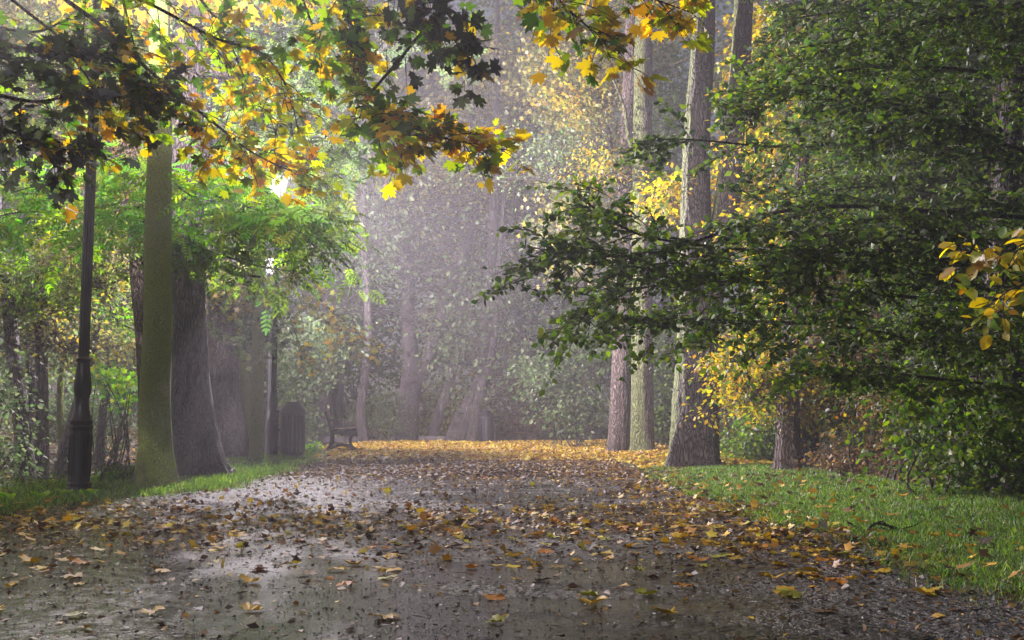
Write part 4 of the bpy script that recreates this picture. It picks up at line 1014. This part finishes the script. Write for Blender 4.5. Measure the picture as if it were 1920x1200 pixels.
# ---------------------------------------------------------------- grass
def in_path(x, y, m=0.0): return (x > edgeL(y) - m) & (x < edgeR(y) + m)
def grass(name, label, x0, x1, y0, y1, n, keep, hgt=0.075):
    y = y0 + (y1 - y0) * rng.random(n) ** 1.5; x = rng.uniform(x0, x1, n)
    k = keep(x, y); x, y = x[k], y[k]
    dist = np.clip(y / 8, 0.7, 2.2)
    N = len(x); z = H(x, y)
    pos = np.stack([x, y, z - 0.004], -1)
    clump = 0.6 + 0.8 * (0.5 + 0.5 * hnoise(x * 5.1, y * 5.3))
    h = hgt * clump * (0.5 + 0.8 * rng.random(N))
    d = UP + 0.55 * rng.normal(size=(N, 3)) * np.array((1, 1, 0.1)); nrm = rng.normal(size=(N, 3)) * np.array((1, 1, .2))
    V, F = t_blade(); V = V.copy()
    W = None
    yv = unit(d); xv = unit(np.cross(yv, nrm)); zv = np.cross(xv, yv)
    w = (0.006 * dist * (0.7 + 0.6 * rng.random(N)))[:, None]
    hh = h[:, None]
    P5 = []
    for (a, b_, c_) in V:
        bend = (b_ ** 2) * 0.35
        P5.append(pos + xv * a * w + yv * b_ * hh + zv * bend * hh - UP * bend * hh * 0.3)
    W = np.stack(P5, 1).reshape(-1, 3)
    lf = np.array([0, 1, 2, 3, 3, 2, 4]); st = np.array([0, 4])
    loops = (lf[None] + (np.arange(N) * 5)[:, None]).ravel(); starts = (st[None] + (np.arange(N) * 7)[:, None]).ravel()
    c = colours('grass', N, .5)
    o = link(name, mesh_np(name, W, loops, starts, np.repeat(c, 5, axis=0)), M_GRASS)
    tag(o, label, 'grass', kind='stuff')
def keepR(x, y):
    e = edgeR(y) + 0.10 * np.sin(y * 2.3) + 0.14 * rng.normal(size=len(x)) + 0.05
    far = rng.random(len(x)) < np.clip((26 - y) / 10, 0.06, 1)
    return (x > e) & (x < 4.6) & far & ~((y > 15.5) & (rng.random(len(x)) < .35) & (x < 2.5))
def keepL(x, y):
    e = edgeL(y) + 0.12 * np.sin(y * 1.9) + 0.12 * rng.normal(size=len(x))
    patch = hnoise(x * 1.7 + 3, y * 1.3) > -0.45 + 0.3 * rng.normal(size=len(x))
    return (x < e) & (x > -5.9) & (patch | (y > 10.5)) & (rng.random(len(x)) < np.clip((x + 6.2) / 1.2, .1, 1))
grass('grass', 'bright green wet grass verge sloping along the right of the path', 1.6, 4.6, 3.2, 24, 230000, keepR, 0.055)
grass('grass', 'short green grass tufts around the lamp and tree feet on the left', -5.9, -2.6, 7.4, 23.5, 120000, keepL, 0.075)

# ---------------------------------------------------------------- leaf litter
def litter(name, label, x, y, size, pal, tpl='star', lift=0.012, z=None):
    N = len(x); zz = (np.maximum(H(x, y), 0.006) if z is None else z) + lift * rng.random(N)
    a = rng.uniform(0, 6.283, N)
    d = np.stack([np.cos(a), np.sin(a), 0.25 * rng.normal(size=N)], -1); n = UP + 0.42 * rng.normal(size=(N, 3))
    o = link(name, leaf_mesh(name, tpl, np.stack([x, y, zz], -1), d, n, size, colours(pal, N, .3)), M_FALLEN)
    tag(o, label, 'fallen leaves', kind='stuff')
def uni(n, x0, x1, y0, y1): return rng.uniform(x0, x1, n), rng.uniform(y0, y1, n)
# golden carpet at the far end
x, y = uni(70000, -4.6, 4.2, 18, 35.5)
k = (rng.random(len(x)) < sstep(17.3, 20.5, y)) & (x > edgeL(np.minimum(y, 25)) + .1 * rng.normal(size=len(x)))
litter('golden_leaf_carpet', 'golden carpet of fallen leaves covering the far end of the path', x[k], y[k], 0.055 + 0.07 * rng.random(k.sum()), 'gold', lift=0.03)
# dark wet brown band
x, y = uni(42000, -3.4, 2.4, 12.5, 19.5)
k = (x > edgeL(y)) & (rng.random(len(x)) < sstep(12.3, 14.2, y))
litter('brown_leaf_litter', 'dark wet brown leaf litter in a band across the path before the golden carpet', x[k], y[k], 0.03 + 0.05 * rng.random(k.sum()), 'litter', lift=0.02, tpl='diamond')
# scattered small debris everywhere on the near path
x, y = uni(60000, -5.0, 2.3, 2.6, 13)
dens = 0.16 + 0.62 * np.exp(-((y - 7.2) / 1.5) ** 2) + 0.9 * np.exp(-((x - edgeR(y)) / 0.7) ** 2) + 0.25 * sstep(10, 12, y)
dens *= 0.6 + 0.4 * sstep(3.6, 5.4, y)
k = in_path(x, y, .15) & (rng.random(len(x)) < dens)
litter('scattered_debris', 'small brown leaf fragments scattered over the near asphalt', x[k], y[k], 0.014 + 0.04 * rng.random(k.sum()) ** 2, 'litter', tpl='diamond', lift=0.008)
# grit, needles and crumbs
PAL['grit'] = [((0.05, 0.045, 0.042), 4), ((0.02, 0.017, 0.015), 5), ((0.12, 0.10, 0.09), .8), ((0.08, 0.045, 0.025), 3)]
M_GRIT = leaf_material('wet grit', 0.0, 0.30, 0.8)
y = 2.7 + 9.5 * rng.random(70000) ** 1.4; x = rng.uniform(-4.8, 2.2, len(y))
k = in_path(x, y, .1) & (np.abs(x / y) < .52) & (rng.random(len(x)) < 0.55 + 0.45 * hnoise(x * 2.3, y * 1.9))
x, y = x[k], y[k]; n_ = len(x); a = rng.uniform(0, 6.28, n_)
o = link('path_grit', leaf_mesh('path_grit', 'diamond', np.stack([x, y, np.full(n_, .007)], -1), np.stack([np.cos(a), np.sin(a), .5 * rng.random(n_)], -1), UP + .6 * rng.normal(size=(n_, 3)), 0.005 + .013 * rng.random(n_) ** 2, colours('grit', n_, .3)), M_GRIT)
tag(o, 'wet grit and crumbs lying over the near asphalt', 'grit', kind='stuff')
y = 2.8 + 7 * rng.random(2400) ** 1.3; x = rng.uniform(-4.4, 2.1, len(y)); k = in_path(x, y, .1); x, y = x[k], y[k]; n_ = len(x); a = rng.uniform(0, 6.28, n_)
TPL['needle'] = (np.array([(0, 0, 0), (.03, .45, .05), (0, 1, 0), (-.03, .5, .05)]), [(0, 1, 2), (0, 2, 3)])
o = link('needles', leaf_mesh('needles', 'needle', np.stack([x, y, np.full(n_, .012)], -1), np.stack([np.cos(a), np.sin(a), .15 * rng.normal(size=n_)], -1), UP + .3 * rng.normal(size=(n_, 3)), 0.018 + .06 * rng.random(n_) ** 2, colours([((.02, .014, .01), 3), ((.09, .05, .02), 1)], n_, .3)), M_GRIT)
tag(o, 'thin dark leaf stalks and twiglets scattered on the near asphalt', 'twiglets', kind='stuff')
# mid-size coloured leaves beyond the countable ones
x, y = uni(11000, -5.0, 2.5, 5.0, 13.5)
dens = 0.10 + (0.75 * np.exp(-((y - 7.2) / 1.3) ** 2)) * (0.55 + 0.6 * hnoise(x * 1.9, y * 2.1)) + 0.85 * np.exp(-((x - edgeR(y)) / 0.6) ** 2)
k = in_path(x, y, .3) & (rng.random(len(x)) < dens * .8)
litter('small_fallen_leaves', 'small yellow and brown leaves lying thickly across the middle of the path', x[k], y[k], 0.035 + 0.045 * rng.random(k.sum()), PAL['litter'] + PAL['gold'][:4], tpl='star', lift=0.012)
# leaves on the woodland floor and in the grass
x, y = uni(26000, -14, -4.4, 9, 34); litter('woodland_leaf_litter', 'reddish brown leaves covering the woodland floor on the left', x, y, 0.06 + 0.07 * rng.random(len(x)), 'litter', tpl='diamond', z=H(x, y))
x, y = uni(9000, 2.2, 9, 8, 34); litter('verge_leaf_litter', 'brown and yellow leaves among the trees on the right', x, y, 0.05 + 0.06 * rng.random(len(x)), 'litter', tpl='diamond', z=H(x, y) + 0.01)
x, y = uni(700, 1.7, 3.6, 4.2, 13); k = (x > edgeR(y)) & (rng.random(len(x)) < .25 + .75 * np.exp(-(x - edgeR(y)) / .5)); x, y = x[k], y[k]
litter('lawn_leaves', 'brown and yellow leaves caught in the grass of the right verge', x, y, 0.03 + 0.05 * rng.random(len(x)), PAL['litter'] + PAL['gold'][:2], tpl='star', z=H(x, y) + 0.035)
x, y = uni(2600, 1.8, 3.9, 15, 24); litter('golden_verge_leaves', 'golden leaves on the grass around the feet of the right trees', x, y, 0.05 + 0.06 * rng.random(len(x)), 'gold', tpl='star', z=H(x, y) + 0.03)

# 300 countable maple leaves: the ones that show largest
variants = {}
def leaf_variant(i, coln, col):
    key = (i, coln)
    if key not in variants:
        tn = ['maple', 'curled'][i % 2]; V, F = TPL[tn]
        V = V.copy() - np.array((0, 0.4, 0)); r_ = np.random.default_rng(i)
        V[:, 2] += 0.10 * np.sin(5 * V[:, 0] + i) * (0.5 + r_.random()) + 0.07 * r_.normal(size=len(V))
        V[:, 2] -= V[:, 2].min()
        # stalk
        k = len(V); V = np.vstack([V, [(-0.012, -0.38, 0.05), (0.012, -0.38, 0.05), (0.014, -0.95, 0.12), (-0.004, -0.95, 0.12)]])
        F = list(F) + [(k, k + 1, k + 2, k + 3)]
        c = np.repeat(np.array([col]), len(V), 0) * (1 + .15 * r_.normal(size=(len(V), 1)))
        lf = np.concatenate([np.array(f) for f in F]); st = np.cumsum([0] + [len(f) for f in F[:-1]])
        me = mesh_np('maple_leaf', V, lf, st, np.clip(c, .004, .85)); me.materials.append(M_FALLEN); variants[key] = me
    return variants[key]
LC = {'yellow': (0.58, 0.36, 0.02), 'orange': (0.50, 0.20, 0.02), 'brown': (0.16, 0.08, 0.03), 'yellow-green': (0.30, 0.30, 0.03), 'ochre': (0.38, 0.24, 0.03)}
n_leaf = 0
while n_leaf < 300:
    u = rng.random()
    if u < .12: xx, yy = rng.uniform(-2.6, 1.9), rng.uniform(3.6, 5.2)
    elif u < .60: xx, yy = rng.uniform(-4.0, 0.8), rng.normal(6.9, 1.0)
    elif u < .86: xx, yy = 1.7 - abs(rng.normal()) * .8, rng.uniform(4.2, 8.8)
    elif u < .93: xx, yy = rng.uniform(1.9, 3.2), rng.uniform(4.6, 8.5)
    else: xx, yy = rng.uniform(-4.6, -3.6), rng.uniform(7.6, 9.2)
    if abs(xx / yy) > 0.50 or yy < 3.5 or yy > 9.5: continue
    cn = str(rng.choice(list(LC), p=[.52, .18, .06, .10, .14]))
    ongrass = xx > edgeR(yy) or xx < edgeL(yy)
    o = bpy.data.objects.new('maple_leaf', leaf_variant(int(rng.integers(0, 6)), cn, LC[cn])); COL.objects.link(o)
    s = rng.uniform(0.045, 0.10)
    o.location = (xx, yy, float(max(H(xx, yy), .006)) + (0.03 if ongrass else 0.004)); o.scale = (s, s, s * rng.uniform(.35, 0.9))
    o.rotation_euler = (rng.normal() * .1, rng.normal() * .1, rng.uniform(0, 6.28))
    wh = 'lying in the grass' if ongrass else ('on wet asphalt close to the camera' if yy < 5.2 else ('on asphalt beside the right verge' if xx > .6 else 'on the shining wet asphalt at left'))
    tag(o, f'fallen {cn} maple leaf {wh}', 'leaf', 'fallen maple leaves on the path')
    n_leaf += 1

# ---------------------------------------------------------------- small things
def fallen_branch():
    T = Tubes(); Y = 6.55
    G = lambda px, py, dz=0.0, Yy=Y: P(px, py, Yy)
    def br(l, a, b_): T.add(catmull(np.array([G(*q) for q in l]), 16), interp([a, b_], 16), 6)
    br([(1618, 1004), (1640, 982), (1662, 985), (1690, 992), (1720, 1000), (1745, 1008)], .009, .004)
    br([(1640, 982), (1655, 978), (1670, 990), (1700, 994)], .006, .003)
    br([(1690, 992), (1715, 985), (1733, 974)], .006, .002)
    br([(1672, 988), (1668, 1000), (1690, 1010)], .005, .002)
    br([(1700, 994), (1706, 1006), (1712, 1014)], .005, .002)
    org = P(1680, 1010, Y); org[2] = float(H(org[0], org[1]))
    root = thing('fallen_branch', 'thin dark forked twig lying on the right grass verge', 'branch', org)
    link('twigs', T.mesh('twigs', org), M_BARK_NIGHT, root)
fallen_branch()
def rock(px, Y, s, label):
    x = P(px, 800, Y)[0]
    import bmesh
    bm = bmesh.new(); bmesh.ops.create_icosphere(bm, subdivisions=4, radius=1)
    for v in bm.verts:
        p = v.co; k_ = 1 + .16 * math.sin(3 * p.x + 1) * math.cos(2.5 * p.y) + .08 * math.sin(7 * p.z + 4 * p.x); v.co = Vector((p.x * s[0], p.y * s[1], p.z * s[2])) * k_
    me = bpy.data.meshes.new('rock'); bm.to_mesh(me); bm.free(); me.polygons.foreach_set('use_smooth', [True] * len(me.polygons))
    o = link('rock', me, M_STONE); o.location = (x, Y, float(H(x, Y)) + s[2] * .5); o.rotation_euler = (0, .3, .6)
    tag(o, label, 'rock')
rock(437, 13.4, (.05, .07, .06), 'small rounded stone in the grass beside the ash tree')
def weed(px, Y, label, n=9, s=.11):
    x = P(px, 800, Y)[0]; z = float(H(x, Y)); root = thing('weed', label, 'plant', (x, Y, z), 'broad-leaved weeds by the lamp post')
    a = np.linspace(0, 6.28, n, endpoint=False) + rng.random(n); d = np.stack([np.cos(a), np.sin(a), .75 + .3 * rng.random(n)], -1)
    pos = np.zeros((n, 3)) + np.array((0, 0, .01)); nn = UP + .2 * rng.normal(size=(n, 3)) - d * .2
    link('leaves', leaf_mesh('leaves', 'ovate', pos, d, nn, s * (.7 + .5 * rng.random(n)), colours('lime', n, .1)), M_LEAF, root)
weed(130, 9.6, 'bright green broad-leaved weed against the left of the nearest lamp post foot')
weed(172, 9.55, 'bright green broad-leaved weed against the right of the nearest lamp post foot')
weed(85, 9.2, 'bright green weed in fallen leaves left of the nearest lamp post', 7)
weed(20, 9.0, 'bright green weed at the left edge of the photo', 8)

# ---------------------------------------------------------------- haze
hz = MB(); hz.box((0, 0, 13.2), (420, 420, 30.4))
mh = bpy.data.materials.new('haze'); mh.use_nodes = True; nt = mh.node_tree; nt.nodes.remove(nt.nodes['Principled BSDF'])
pv = nt.nodes.new('ShaderNodeVolumePrincipled'); pv.inputs['Color'].default_value = (0.90, 0.88, 0.95, 1)
pv.inputs['Density'].default_value = 0.0042; pv.inputs['Anisotropy'].default_value = 0.6
nt.links.new(pv.outputs[0], nt.nodes['Material Output'].inputs['Volume'])
tag(hz.build('haze', mh), 'thin mauve mist filling the wood', 'mist', kind='stuff')
